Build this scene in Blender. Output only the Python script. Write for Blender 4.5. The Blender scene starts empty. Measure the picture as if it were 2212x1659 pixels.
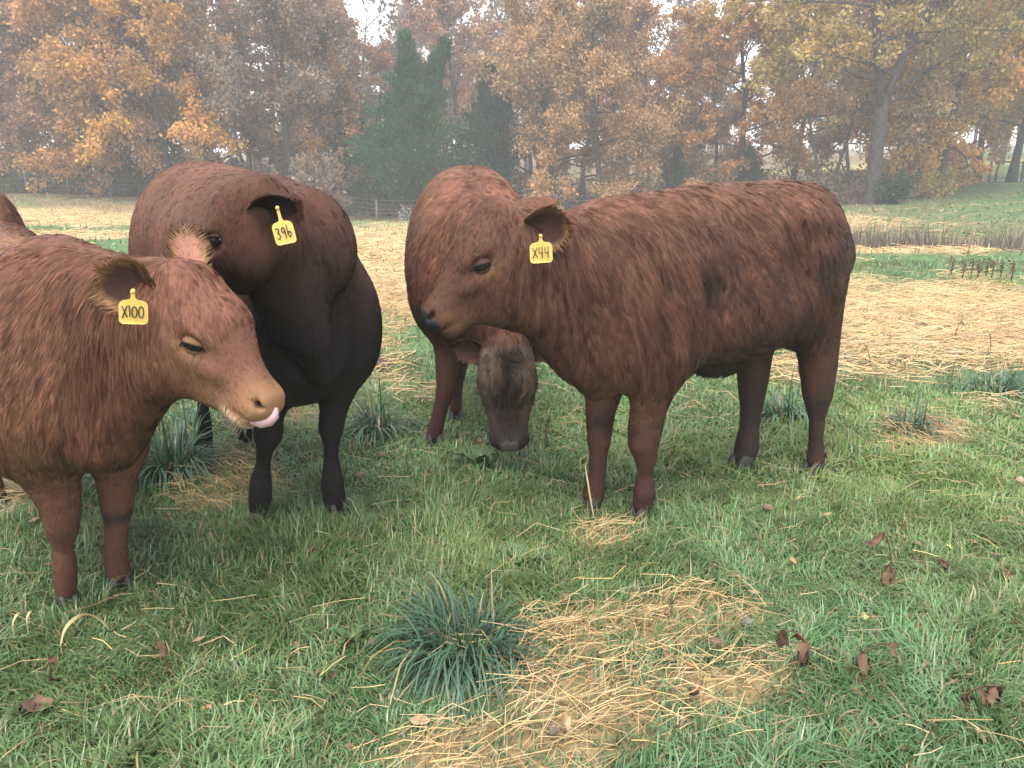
import bpy, math
import numpy as np
from mathutils import Vector, Matrix
from mathutils.kdtree import KDTree

QUICK = ''
rng = np.random.default_rng(7)
scene = bpy.context.scene
C = scene.collection

# ------------------------------------------------------------------ camera
CAM_H = 1.40
PITCH = math.radians(15.1)
FPX, CXP, CYP = 1703.0, 1106.0, 829.5        # pinhole of the photograph, seen 2212 px wide
cam_d = bpy.data.cameras.new('camera')
cam_d.sensor_width = 36.0
cam_d.lens = 36.0 * FPX / 2212.0
cam_d.clip_start = 0.05
cam_d.clip_end = 2000.0
cam = bpy.data.objects.new('camera', cam_d)
cam.location = (0, 0, CAM_H)
cam.rotation_euler = (math.radians(90) - PITCH, 0, 0)
C.objects.link(cam)
scene.camera = cam

# ------------------------------------------------------------------ sky and sun (overcast, misty)
SUN_EL, SUN_AZ = math.radians(66), math.radians(200)
world = bpy.data.worlds.new('World')
scene.world = world
world.use_nodes = True
wn, wl = world.node_tree.nodes, world.node_tree.links
wn.clear()
w_out = wn.new('ShaderNodeOutputWorld')
w_bg = wn.new('ShaderNodeBackground')
w_sky = wn.new('ShaderNodeTexSky')
w_sky.sky_type = 'NISHITA'
w_sky.sun_disc = False
w_sky.sun_elevation = SUN_EL
w_sky.sun_rotation = SUN_AZ
w_sky.air_density = 1.0
w_sky.dust_density = 1.0
w_hsv = wn.new('ShaderNodeHueSaturation')
w_hsv.inputs['Saturation'].default_value = 0.22
wl.new(w_sky.outputs[0], w_hsv.inputs['Color'])
wl.new(w_hsv.outputs[0], w_bg.inputs['Color'])
w_bg.inputs['Strength'].default_value = 0.15
wl.new(w_bg.outputs[0], w_out.inputs['Surface'])

sun_d = bpy.data.lights.new('sun', 'SUN')
sun_d.energy = 1.4
sun_d.angle = math.radians(40)
sun_d.color = (1.0, 0.97, 0.93)
sun = bpy.data.objects.new('sun', sun_d)
sun.rotation_euler = (math.radians(90) - SUN_EL, 0, math.radians(180) - SUN_AZ)
C.objects.link(sun)

scene.view_settings.view_transform = 'Standard'
scene.view_settings.look = 'None'
scene.view_settings.exposure = 1.80
scene.view_settings.gamma = 1.0
scene.view_settings.use_curve_mapping = False
scene.cycles.use_denoising = True
scene.cycles.max_bounces = 8
scene.cycles.diffuse_bounces = 4
scene.cycles.glossy_bounces = 2
scene.cycles.transmission_bounces = 4
scene.cycles.volume_bounces = 1
scene.cycles.transparent_max_bounces = 8
scene.cycles_curves.shape = 'RIBBONS'

# ------------------------------------------------------------------ pixels (of the 2212 px wide view) to places
_cp, _sp = math.cos(PITCH), math.sin(PITCH)
def ray(px, py):
    r = (np.asarray(px, float) - CXP) / FPX
    d = (np.asarray(py, float) - CYP) / FPX
    return np.stack([r, _cp - d * _sp, -_sp - d * _cp], -1)
def W(px, py, Y):
    d = ray(px, py)
    t = Y / d[..., 1]
    return np.array([d[..., 0] * t, Y, CAM_H + d[..., 2] * t])
def G(px, py, z=0.0):
    d = ray(px, py)
    t = (z - CAM_H) / d[..., 2]
    return np.array([d[..., 0] * t, d[..., 1] * t, z])
def project(P):
    P = np.asarray(P, float)
    q = P - np.array([0, 0, CAM_H])
    zf = q[..., 1] * _cp - q[..., 2] * _sp
    up = q[..., 1] * _sp + q[..., 2] * _cp
    zf = np.maximum(zf, 1e-3)
    return CXP + FPX * q[..., 0] / zf, CYP - FPX * up / zf
def unit(v):
    v = np.asarray(v, float)
    return v / (np.linalg.norm(v, axis=-1, keepdims=True) + 1e-12)

# ------------------------------------------------------------------ value noise
def _hash(ix, iy, iz, seed):
    h = (ix.astype(np.int64) * 374761393 + iy.astype(np.int64) * 668265263 + iz.astype(np.int64) * 2147483647 + seed * 974711)
    h = (h ^ (h >> 13)) * 1274126177
    h = h ^ (h >> 16)
    return ((h & 0xFFFFFF) / float(0xFFFFFF)) * 2 - 1
def noise3(P, scale, seed=0):
    Q = np.asarray(P, float) * scale
    i = np.floor(Q).astype(np.int64)
    f = Q - i
    f = f * f * (3 - 2 * f)
    out = 0
    for dx in (0, 1):
        for dy in (0, 1):
            for dz in (0, 1):
                w = (f[..., 0] if dx else 1 - f[..., 0]) * (f[..., 1] if dy else 1 - f[..., 1]) * (f[..., 2] if dz else 1 - f[..., 2])
                out = out + w * _hash(i[..., 0] + dx, i[..., 1] + dy, i[..., 2] + dz, seed)
    return out
def fbm(P, scale, seed=0, octaves=3):
    o, a = 0, 1.0
    for k in range(octaves):
        o = o + a * noise3(P, scale * 2 ** k, seed + 17 * k)
        a *= 0.5
    return o / 1.75

# ------------------------------------------------------------------ objects
def tag(o, label=None, cat=None, group=None, kind=None):
    if label: o['label'] = label
    if cat: o['category'] = cat
    if group: o['group'] = group
    if kind: o['kind'] = kind
    return o
def empty(name, loc=(0, 0, 0)):
    o = bpy.data.objects.new(name, None)
    o.location = loc
    o.empty_display_size = 0.1
    C.objects.link(o)
    return o
def mesh_np(name, V, F, smooth=True, attrs=None):
    """V (n,3); F (m,3|4) array or list of arrays of equal-size faces"""
    me = bpy.data.meshes.new(name)
    Fs = F if isinstance(F, list) else [F]
    Fs = [np.asarray(f, np.int32) for f in Fs if len(f)]
    V = np.asarray(V, np.float32)
    loops = np.concatenate([f.ravel() for f in Fs])
    sizes = np.concatenate([np.full(len(f), f.shape[1], np.int32) for f in Fs])
    starts = np.concatenate([[0], np.cumsum(sizes)[:-1]]).astype(np.int32)
    me.vertices.add(len(V)); me.vertices.foreach_set('co', V.ravel())
    me.loops.add(len(loops)); me.loops.foreach_set('vertex_index', loops)
    me.polygons.add(len(sizes)); me.polygons.foreach_set('loop_start', starts)
    me.update(calc_edges=True)
    if smooth:
        me.polygons.foreach_set('use_smooth', np.ones(len(sizes), bool))
    for k, (dom, typ, arr) in (attrs or {}).items():
        a = me.attributes.new(k, typ, dom)
        arr = np.asarray(arr, np.float32)
        if typ == 'FLOAT_COLOR':
            if arr.shape[1] == 3: arr = np.concatenate([arr, np.ones((len(arr), 1), np.float32)], 1)
            a.data.foreach_set('color', arr.ravel())
        elif typ == 'FLOAT_VECTOR':
            a.data.foreach_set('vector', arr.ravel())
        else:
            a.data.foreach_set('value', arr.ravel())
    return me
def obj(name, me, mat=None, parent=None, loc=None):
    o = bpy.data.objects.new(name, me)
    if mat is not None:
        me.materials.clear(); me.materials.append(mat)
    C.objects.link(o)
    if parent is not None: o.parent = parent
    if loc is not None: o.location = loc
    return o

def tube(points, radii, n=8, cap=True):
    """swept round tube -> V, list of face arrays"""
    P = np.asarray(points, float); R = np.asarray(radii, float)
    T = np.gradient(P, axis=0); T = unit(T)
    ref = np.array([0.0, 0, 1]) if abs(T[0][2]) < 0.9 else np.array([1.0, 0, 0])
    V = []
    a = np.linspace(0, 2 * np.pi, n, endpoint=False)
    for p, t, r in zip(P, T, R):
        u = unit(np.cross(t, ref)); w = np.cross(t, u)
        ref = np.cross(u, t) if np.linalg.norm(np.cross(u, t)) > 1e-6 else ref
        V.append(p + r * (np.cos(a)[:, None] * u + np.sin(a)[:, None] * w))
    V = np.concatenate(V)
    m = len(P); i = np.arange(n); j = (i + 1) % n
    F = [np.stack([k * n + i, k * n + j, (k + 1) * n + j, (k + 1) * n + i], 1) for k in range(m - 1)]
    F = np.concatenate(F)
    faces = [F]
    if cap:
        V = np.concatenate([V, P[:1], P[-1:]])
        b = m * n
        faces.append(np.concatenate([np.stack([np.full(n, b), j, i], 1), np.stack([np.full(n, b + 1), (m - 1) * n + i, (m - 1) * n + j], 1)]))
    return V, faces
def join(parts):
    """[(V, F)] -> V, [tris, quads]"""
    Vs, T, Q, o = [], [], [], 0
    for V, F in parts:
        for f in (F if isinstance(F, list) else [F]):
            f = np.asarray(f)
            if len(f): (T if f.shape[1] == 3 else Q).append(f + o)
        Vs.append(V); o += len(V)
    out = []
    if T: out.append(np.concatenate(T))
    if Q: out.append(np.concatenate(Q))
    return np.concatenate(Vs), out

# ------------------------------------------------------------------ materials
def new_mat(name):
    m = bpy.data.materials.new(name)
    m.use_nodes = True
    nt = m.node_tree
    b = nt.nodes['Principled BSDF']
    return m, nt, b
def plain(name, col, rough=0.6, noise_scale=None, noise_amt=0.3, spec=0.3, metallic=0.0, bump=0.0):
    m, nt, b = new_mat(name)
    b.inputs['Roughness'].default_value = rough
    b.inputs['Specular IOR Level'].default_value = spec
    b.inputs['Metallic'].default_value = metallic
    b.inputs['Base Color'].default_value = (*col, 1)
    if noise_scale:
        tc = nt.nodes.new('ShaderNodeTexCoord')
        n = nt.nodes.new('ShaderNodeTexNoise'); n.inputs['Scale'].default_value = noise_scale; n.inputs['Detail'].default_value = 5
        nt.links.new(tc.outputs['Object'], n.inputs['Vector'])
        r = nt.nodes.new('ShaderNodeMapRange')
        r.inputs['From Min'].default_value = 0.3; r.inputs['From Max'].default_value = 0.7
        r.inputs['To Min'].default_value = 1 - noise_amt; r.inputs['To Max'].default_value = 1 + noise_amt
        nt.links.new(n.outputs['Fac'], r.inputs['Value'])
        mx = nt.nodes.new('ShaderNodeVectorMath'); mx.operation = 'SCALE'
        mx.inputs[0].default_value = col
        nt.links.new(r.outputs[0], mx.inputs['Scale'])
        nt.links.new(mx.outputs[0], b.inputs['Base Color'])
        if bump:
            bp = nt.nodes.new('ShaderNodeBump'); bp.inputs['Strength'].default_value = bump; bp.inputs['Distance'].default_value = 0.02
            nt.links.new(n.outputs['Fac'], bp.inputs['Height'])
            nt.links.new(bp.outputs[0], b.inputs['Normal'])
    return m
def attr_mat(name, attr='col', rough=0.7, spec=0.2, translucent=0.0, gain=1.0):
    """colour from a mesh attribute (each blade, leaf or hair has its own tint)"""
    m, nt, b = new_mat(name)
    a = nt.nodes.new('ShaderNodeAttribute'); a.attribute_name = attr
    b.inputs['Roughness'].default_value = rough
    b.inputs['Specular IOR Level'].default_value = spec
    nt.links.new(a.outputs['Color'], b.inputs['Base Color'])
    if translucent:
        t = nt.nodes.new('ShaderNodeBsdfTranslucent')
        nt.links.new(a.outputs['Color'], t.inputs['Color'])
        mx = nt.nodes.new('ShaderNodeMixShader'); mx.inputs[0].default_value = translucent
        nt.links.new(b.outputs[0], mx.inputs[1]); nt.links.new(t.outputs[0], mx.inputs[2])
        nt.links.new(mx.outputs[0], nt.nodes['Material Output'].inputs['Surface'])
    return m
# ================================================================== smooth solid modelling for the animals
Z3 = np.array([0.0, 0.0, 1.0])
class Prim:
    """one soft solid: distance function, bounds, blend radius and the coat that grows on it"""
    def __init__(s, f, lo, hi, k=0.04, col=None, fur=0.02, flow=(0, 0, -1), curl=0.3, sub=False, wcoat=1.0, part=''):
        s.f, s.lo, s.hi, s.k = f, np.asarray(lo), np.asarray(hi), k
        s.col, s.fur, s.flow, s.curl, s.sub, s.wcoat, s.part = col, fur, np.asarray(flow, float), curl, sub, wcoat, part

def limb(pts, rads, lat, squash=1.0, **kw):
    """polyline of rounded cones; lat = sideways axis, squash<1 narrows it sideways. rads scalar or (deep, wide)"""
    pts = np.asarray(pts, float)
    rads = np.asarray([(r, r * squash) if np.isscalar(r) else r for r in rads], float)
    lat = unit(lat)
    segs = []
    for a, b, ra, rb in zip(pts[:-1], pts[1:], rads[:-1], rads[1:]):
        n = unit(b - a); L = np.linalg.norm(b - a)
        w = unit(lat - n * (lat @ n)); u = np.cross(n, w)
        segs.append((a, n, u, w, L, ra, rb))
    def f(X, Y, Z):
        best = None
        for a, n, u, w, L, ra, rb in segs:
            qx, qy, qz = X - a[0], Y - a[1], Z - a[2]
            s = qx * n[0] + qy * n[1] + qz * n[2]
            t = np.clip(s / L, 0, 1)
            e = s - t * L
            ou = qx * u[0] + qy * u[1] + qz * u[2]
            ow = qx * w[0] + qy * w[1] + qz * w[2]
            ru = ra[0] + (rb[0] - ra[0]) * t; rw = ra[1] + (rb[1] - ra[1]) * t
            re = np.minimum(ru, rw)
            g = np.sqrt((ou / ru) ** 2 + (ow / rw) ** 2 + (e / re) ** 2)
            d = (g - 1) * re
            best = d if best is None else np.minimum(best, d)
        return best
    m = rads.max()
    return Prim(f, pts.min(0) - m, pts.max(0) + m, **kw)

def blob(c, r, axes=None, **kw):
    c = np.asarray(c, float); r = np.asarray(r, float)
    A = np.eye(3) if axes is None else np.asarray(axes)
    def f(X, Y, Z):
        q = [X - c[0], Y - c[1], Z - c[2]]
        g = 0
        for i in range(3):
            g = g + ((q[0] * A[i][0] + q[1] * A[i][1] + q[2] * A[i][2]) / r[i]) ** 2
        return (np.sqrt(g) - 1) * r.min()
    m = r.max()
    return Prim(f, c - m, c + m, **kw)

def _smooth_curve(x, y, xq):
    x = np.asarray(x, float); y = np.asarray(y, float)
    m = np.gradient(y, x)
    i = np.clip(np.searchsorted(x, xq) - 1, 0, len(x) - 2)
    h = x[i + 1] - x[i]; t = np.clip((xq - x[i]) / h, 0, 1)
    return ((2 * t**3 - 3 * t**2 + 1) * y[i] + (t**3 - 2 * t**2 + t) * h * m[i] + (-2 * t**3 + 3 * t**2) * y[i + 1] + (t**3 - t**2) * h * m[i + 1])

def loft(O, F, U, st, n=2.3, taper=0.0, **kw):
    """st rows (x, top, bottom, half width[, sideways shift]); frame origin O, forward F, up U; taper>0 narrows the top"""
    O = np.asarray(O, float); F = unit(F); U = unit(np.asarray(U) - F * (np.asarray(U) @ F)); Lf = np.cross(U, F)
    st = np.asarray(st, float)
    st = st[np.argsort(st[:, 0])]
    xs = np.linspace(st[0, 0], st[-1, 0], 160)
    top, bot, hw = (_smooth_curve(st[:, 0], st[:, i], xs) for i in (1, 2, 3))
    sh = _smooth_curve(st[:, 0], st[:, 4], xs) if st.shape[1] > 4 else xs * 0
    zc, hz = (top + bot) / 2, np.maximum((top - bot) / 2, 0.005)
    hw = np.maximum(hw, 0.005)
    x0, x1 = xs[0], xs[-1]; sc = 159.0 / (x1 - x0)
    def tab(a, xi, fr): return a[xi] * (1 - fr) + a[np.minimum(xi + 1, 159)] * fr
    def f(X, Y, Z):
        qx, qy, qz = X - O[0], Y - O[1], Z - O[2]
        x = qx * F[0] + qy * F[1] + qz * F[2]
        y = qx * Lf[0] + qy * Lf[1] + qz * Lf[2]
        z = qx * U[0] + qy * U[1] + qz * U[2]
        xc = np.clip(x, x0, x1); fi = (xc - x0) * sc
        xi = fi.astype(np.int32); fr = fi - xi
        h = tab(hz, xi, fr); w = tab(hw, xi, fr); c = tab(zc, xi, fr); s = tab(sh, xi, fr)
        u = (z - c) / h
        w = w * np.clip(1 - taper * np.clip(u, -1, 1), 0.2, 2)
        g = (np.abs((y - s) / w) ** n + np.abs(u) ** n) ** (1.0 / n)
        d = (g - 1) * np.minimum(w, h)
        e = np.abs(x - xc)
        return np.where(e > 0, np.sqrt(np.maximum(d, 0) ** 2 + e * e) + np.minimum(d, 0) * 0, d)
    cs = []
    for i in range(0, 160, 8):
        for a in (top[i], bot[i]):
            for b in (-1.25, 1.25):
                cs.append(O + F * xs[i] + U * a + Lf * (sh[i] + b * hw[i]))
    cs = np.array(cs)
    return Prim(f, cs.min(0) - 0.02, cs.max(0) + 0.02, **kw)

def solid(prims, h):
    """blend the prims on a grid and wrap the surface (surface nets) -> V, quads"""
    lo = np.min([p.lo for p in prims if not p.sub], 0) - 4 * h - 0.03
    hi = np.max([p.hi for p in prims if not p.sub], 0) + 4 * h + 0.03
    dims = np.ceil((hi - lo) / h).astype(int) + 1
    ax = [(lo[i] + h * np.arange(dims[i])) for i in range(3)]
    D = np.full(dims, 0.5, np.float32)
    for p in [q for q in prims if not q.sub] + [q for q in prims if q.sub]:
        pad = p.k + 3 * h + 0.03
        i0 = np.clip(np.floor((p.lo - pad - lo) / h).astype(int), 0, dims)
        i1 = np.clip(np.ceil((p.hi + pad - lo) / h).astype(int) + 1, 0, dims)
        if np.any(i1 <= i0): continue
        sl = tuple(slice(a, b) for a, b in zip(i0, i1))
        X = ax[0][sl[0]][:, None, None]; Y = ax[1][sl[1]][None, :, None]; Zz = ax[2][sl[2]][None, None, :]
        d = p.f(X, Y, Zz).astype(np.float32)
        A = D[sl]
        if p.sub:
            hh = np.maximum(p.k - np.abs(A + d), 0) / p.k
            D[sl] = np.maximum(A, -d) + hh * hh * p.k * 0.25
        else:
            hh = np.maximum(p.k - np.abs(A - d), 0) / p.k
            D[sl] = np.minimum(A, d) - hh * hh * p.k * 0.25
    ins = D < 0
    cnt = np.zeros(dims - 1, np.int8)
    for dx in (0, 1):
        for dy in (0, 1):
            for dz in (0, 1):
                cnt += ins[dx:dims[0] - 1 + dx, dy:dims[1] - 1 + dy, dz:dims[2] - 1 + dz]
    mixed = (cnt > 0) & (cnt < 8)
    ci = np.argwhere(mixed)
    idx = np.full(dims - 1, -1, np.int32); idx[mixed] = np.arange(len(ci))
    acc = np.zeros((len(ci), 3)); num = np.zeros(len(ci))
    corners = [(a, b, c) for a in (0, 1) for b in (0, 1) for c in (0, 1)]
    val = {c: D[ci[:, 0] + c[0], ci[:, 1] + c[1], ci[:, 2] + c[2]].astype(float) for c in corners}
    for a in corners:
        for k in range(3):
            if a[k] == 0:
                b = list(a); b[k] = 1; b = tuple(b)
                va, vb = val[a], val[b]
                cr = (va < 0) != (vb < 0)
                t = np.where(cr, va / np.where(cr, va - vb, 1), 0)
                p = np.tile(np.array(a, float), (len(ci), 1)); p[:, k] = t
                acc += np.where(cr[:, None], p, 0); num += cr
    V = lo + h * (ci + acc / num[:, None])
    F = []
    for k in range(3):
        u, v = [(1, 2), (2, 0), (0, 1)][k]
        sl0 = [slice(0, None)] * 3; sl1 = [slice(0, None)] * 3
        sl0[k] = slice(0, -1); sl1[k] = slice(1, None)
        A, B = ins[tuple(sl0)], ins[tuple(sl1)]
        e = np.argwhere(A != B)
        e = e[(e[:, u] > 0) & (e[:, v] > 0)]
        e = e[(e[:, u] < dims[u] - 1) & (e[:, v] < dims[v] - 1)]
        flip = ~A[e[:, 0], e[:, 1], e[:, 2]]
        def at(du, dv):
            q = e.copy(); q[:, u] += du; q[:, v] += dv
            return idx[q[:, 0], q[:, 1], q[:, 2]]
        q = np.stack([at(-1, -1), at(0, -1), at(0, 0), at(-1, 0)], 1)
        q[flip] = q[flip][:, ::-1]
        F.append(q)
    F = np.concatenate(F)
    F = F[(F >= 0).all(1)]
    # keep only the largest connected piece, relax lightly
    for _ in range(2):
        S = np.zeros_like(V); nC = np.zeros(len(V))
        for a in range(4):
            np.add.at(S, F[:, a], V[F[:, (a + 1) % 4]]); np.add.at(nC, F[:, a], 1)
            np.add.at(S, F[:, a], V[F[:, (a + 3) % 4]]); np.add.at(nC, F[:, a], 1)
        V = 0.55 * V + 0.45 * S / np.maximum(nC, 1)[:, None]
    return V, F

def vertex_normals(V, F):
    F = np.asarray(F)
    n = np.cross(V[F[:, 2]] - V[F[:, 0]], V[F[:, -1]] - V[F[:, 1]]) if F.shape[1] == 4 else np.cross(V[F[:, 1]] - V[F[:, 0]], V[F[:, 2]] - V[F[:, 0]])
    N = np.zeros_like(V)
    for a in range(F.shape[1]): np.add.at(N, F[:, a], n)
    return unit(N)

def coat_fields(prims, V):
    """blend colour, hair length, hair flow and curl of the nearest solids at each vertex"""
    Wt = np.zeros(len(V)); col = np.zeros((len(V), 3)); fur = np.zeros(len(V)); flow = np.zeros((len(V), 3)); curl = np.zeros(len(V))
    for p in prims:
        if p.sub or p.col is None: continue
        m = np.all((V > p.lo - 0.12) & (V < p.hi + 0.12), 1)
        if not m.any(): continue
        d = p.f(V[m, 0], V[m, 1], V[m, 2])
        w = np.exp(-np.maximum(d, 0) / 0.022) * p.wcoat
        Wt[m] += w; fur[m] += w * p.fur; curl[m] += w * p.curl
        c = p.col(V[m]) if callable(p.col) else np.asarray(p.col)[None]
        col[m] += w[:, None] * c
        flow[m] += w[:, None] * unit(p.flow)[None]
    Wt = np.maximum(Wt, 1e-9)
    return col / Wt[:, None], fur / Wt, flow / Wt[:, None], curl / Wt

# ------------------------------------------------------------------ hair
def hair_object(name, roots, pts, r0, r1, cols, nrm, mat, parent):
    """pts (n, m, 3) strands -> a curves object"""
    n, m, _ = pts.shape
    cu = bpy.data.hair_curves.new(name)
    cu.add_curves([m] * n)
    cu.attributes['position'].data.foreach_set('vector', np.ascontiguousarray(pts, np.float32).ravel())
    ra = cu.attributes.new('radius', 'FLOAT', 'POINT')
    t = np.linspace(0, 1, m)
    rr = (np.asarray(r0)[:, None] * (1 - t) + np.asarray(r1)[:, None] * t)
    ra.data.foreach_set('value', rr.astype(np.float32).ravel())
    a = cu.attributes.new('col', 'FLOAT_COLOR', 'CURVE')
    a.data.foreach_set('color', np.concatenate([cols, np.ones((n, 1))], 1).astype(np.float32).ravel())
    a = cu.attributes.new('surf', 'FLOAT_VECTOR', 'CURVE')
    a.data.foreach_set('vector', nrm.astype(np.float32).ravel())
    cu.materials.append(mat)
    o = bpy.data.objects.new(name, cu)
    C.objects.link(o)
    if parent is not None: o.parent = parent
    return o

def coat_material(name, rough=0.5):
    m, nt, b = new_mat(name)
    a = nt.nodes.new('ShaderNodeAttribute'); a.attribute_name = 'col'
    s = nt.nodes.new('ShaderNodeAttribute'); s.attribute_name = 'surf'
    b.inputs['Roughness'].default_value = rough
    b.inputs['Specular IOR Level'].default_value = 0.10
    nt.links.new(a.outputs['Color'], b.inputs['Base Color'])
    nt.links.new(s.outputs['Vector'], b.inputs['Normal'])
    return m

def grow(V, F, N, col, fur, flow, curl, count, seed, lock=0.028, steps=5, clump=0.65, lift=0.35, streak_amt=0.52):
    """strands combed along the flow and gathered into locks. returns pts, cols, normals"""
    r = np.random.default_rng(seed)
    F = np.asarray(F)
    T = np.concatenate([F[:, [0, 1, 2]], F[:, [0, 2, 3]]]) if F.shape[1] == 4 else F
    A = np.linalg.norm(np.cross(V[T[:, 1]] - V[T[:, 0]], V[T[:, 2]] - V[T[:, 0]]), axis=1)
    A = A * (fur[T].mean(1) > 0.003)
    p = A / A.sum()
    ti = r.choice(len(T), count, p=p)
    a, b = r.random(count), r.random(count)
    sw = a + b > 1; a[sw], b[sw] = 1 - a[sw], 1 - b[sw]
    w = np.stack([1 - a - b, a, b], 1)
    def ip(Q): return np.einsum('ij,ij...->i...', w, Q[T[ti]])
    P, n, c, L, fl, cu = ip(V), unit(ip(N)), ip(col), ip(fur), ip(flow), ip(curl)
    f0 = unit(fl); Pc = P - P.mean(0)
    streak = noise3(Pc - f0 * (np.sum(Pc * f0, 1) * 0.90)[:, None], 75.0, seed + 61) * 0.6 + noise3(Pc - f0 * (np.sum(Pc * f0, 1) * 0.85)[:, None], 30.0, seed + 62) * 0.5
    # wander of the flow
    nz = np.stack([fbm(P, 7.0, seed + k, 2) for k in (1, 2, 3)], 1)
    nz2 = np.stack([noise3(P, 26.0, seed + k) for k in (5, 6, 7)], 1)
    fl = fl + nz * cu[:, None] * 0.9 + nz2 * cu[:, None] * 0.55
    fl = fl - n * np.sum(fl * n, 1, keepdims=True)
    fl = unit(fl)
    L = L * (0.75 + 0.5 * r.random(count)) * (1 + 0.25 * fbm(P, 9.0, seed + 9, 2))
    dirv = unit(fl + n * (lift * (0.6 + 0.8 * r.random(count)))[:, None] + r.normal(0, 0.07, (count, 3)))
    s = np.linspace(0, 1, steps)
    grav = np.array([0, 0, -1.0])
    def strand(P, d, n, L):
        bend = unit(d + 0.25 * grav - n * 0.35)
        x = P[:, None] + (d[:, None] * s[None, :, None] * (1 - 0.5 * s[None, :, None]) + bend[:, None] * (0.5 * s * s)[None, :, None]) * L[:, None, None]
        return x
    X = strand(P, dirv, n, L)
    # locks: pull to guide strands
    ng = max(50, int(count / 11))
    gi = r.choice(count, ng, replace=False)
    kd = KDTree(ng)
    for i, g in enumerate(gi): kd.insert(P[g], i)
    kd.balance()
    near = np.array([kd.find(q)[1] for q in P])
    g = gi[near]
    dist = np.linalg.norm(P - P[g], axis=1)
    k = clump * np.clip(1.6 - dist / lock, 0, 1) * np.clip(L / 0.03, 0.25, 1)
    pull = (X[g] - P[g][:, None]) * (L / L[g])[:, None, None] + P[g][:, None]
    X = X + (pull - X) * (k[:, None, None] * (s ** 1.3)[None, :, None])
    # tone: each lock and each strand a little different
    lt = (0.78 + 0.44 * r.random(ng))[near] * (1 + 0.20 * fbm(P, 14.0, seed + 31, 3)) * (1 + streak_amt * streak * np.clip(L / 0.02, 0.2, 1.2))
    c = c * lt[:, None] * (0.82 + 0.36 * r.random(count))[:, None]
    # shading normal: skin normal leaning with the strand
    side = unit(np.cross(dirv, n))
    lockside = (r.normal(0, 0.26, ng))[near]
    nn = unit(n + side * (r.normal(0, 0.14, count) + lockside + 0.55 * streak * np.clip(L / 0.02, 0.15, 1.1))[:, None] + dirv * 0.10)
    return X, np.clip(c, 0.002, 0.9), nn, L
# ================================================================== cattle
M_BODY = attr_mat('cattle_skin', 'col', rough=0.75, spec=0.15)
M_COAT = coat_material('cattle_coat')
M_EYE = plain('eye_wet', (0.012, 0.010, 0.012), rough=0.08, spec=0.6)
M_HOOF = plain('hoof_horn', (0.030, 0.026, 0.024), rough=0.45, noise_scale=40, noise_amt=0.5, bump=0.4)
M_TAG = plain('tag_plastic', (0.64, 0.42, 0.11), rough=0.4, noise_scale=30, noise_amt=0.08)
M_INK = plain('tag_ink', (0.03, 0.028, 0.03), rough=0.7)
M_TONGUE = plain('tongue_flesh', (0.40, 0.25, 0.25), rough=0.25, noise_scale=60, noise_amt=0.1, spec=0.5)

HEAD_PROFILE = np.array([   # x, top, bottom, half width   in head lengths, poll 0 .. muzzle 1
    (-0.16, 0.17, -0.16, 0.13), (-0.06, 0.235, -0.20, 0.20), (0.06, 0.275, -0.28, 0.235), (0.18, 0.285, -0.36, 0.25), (0.30, 0.268, -0.405, 0.245),
    (0.42, 0.236, -0.43, 0.215), (0.55, 0.184, -0.42, 0.178), (0.68, 0.136, -0.37, 0.152), (0.80, 0.102, -0.315, 0.150),
    (0.90, 0.082, -0.275, 0.158), (0.97, 0.055, -0.215, 0.135), (1.01, 0.0, -0.13, 0.07)])

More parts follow.
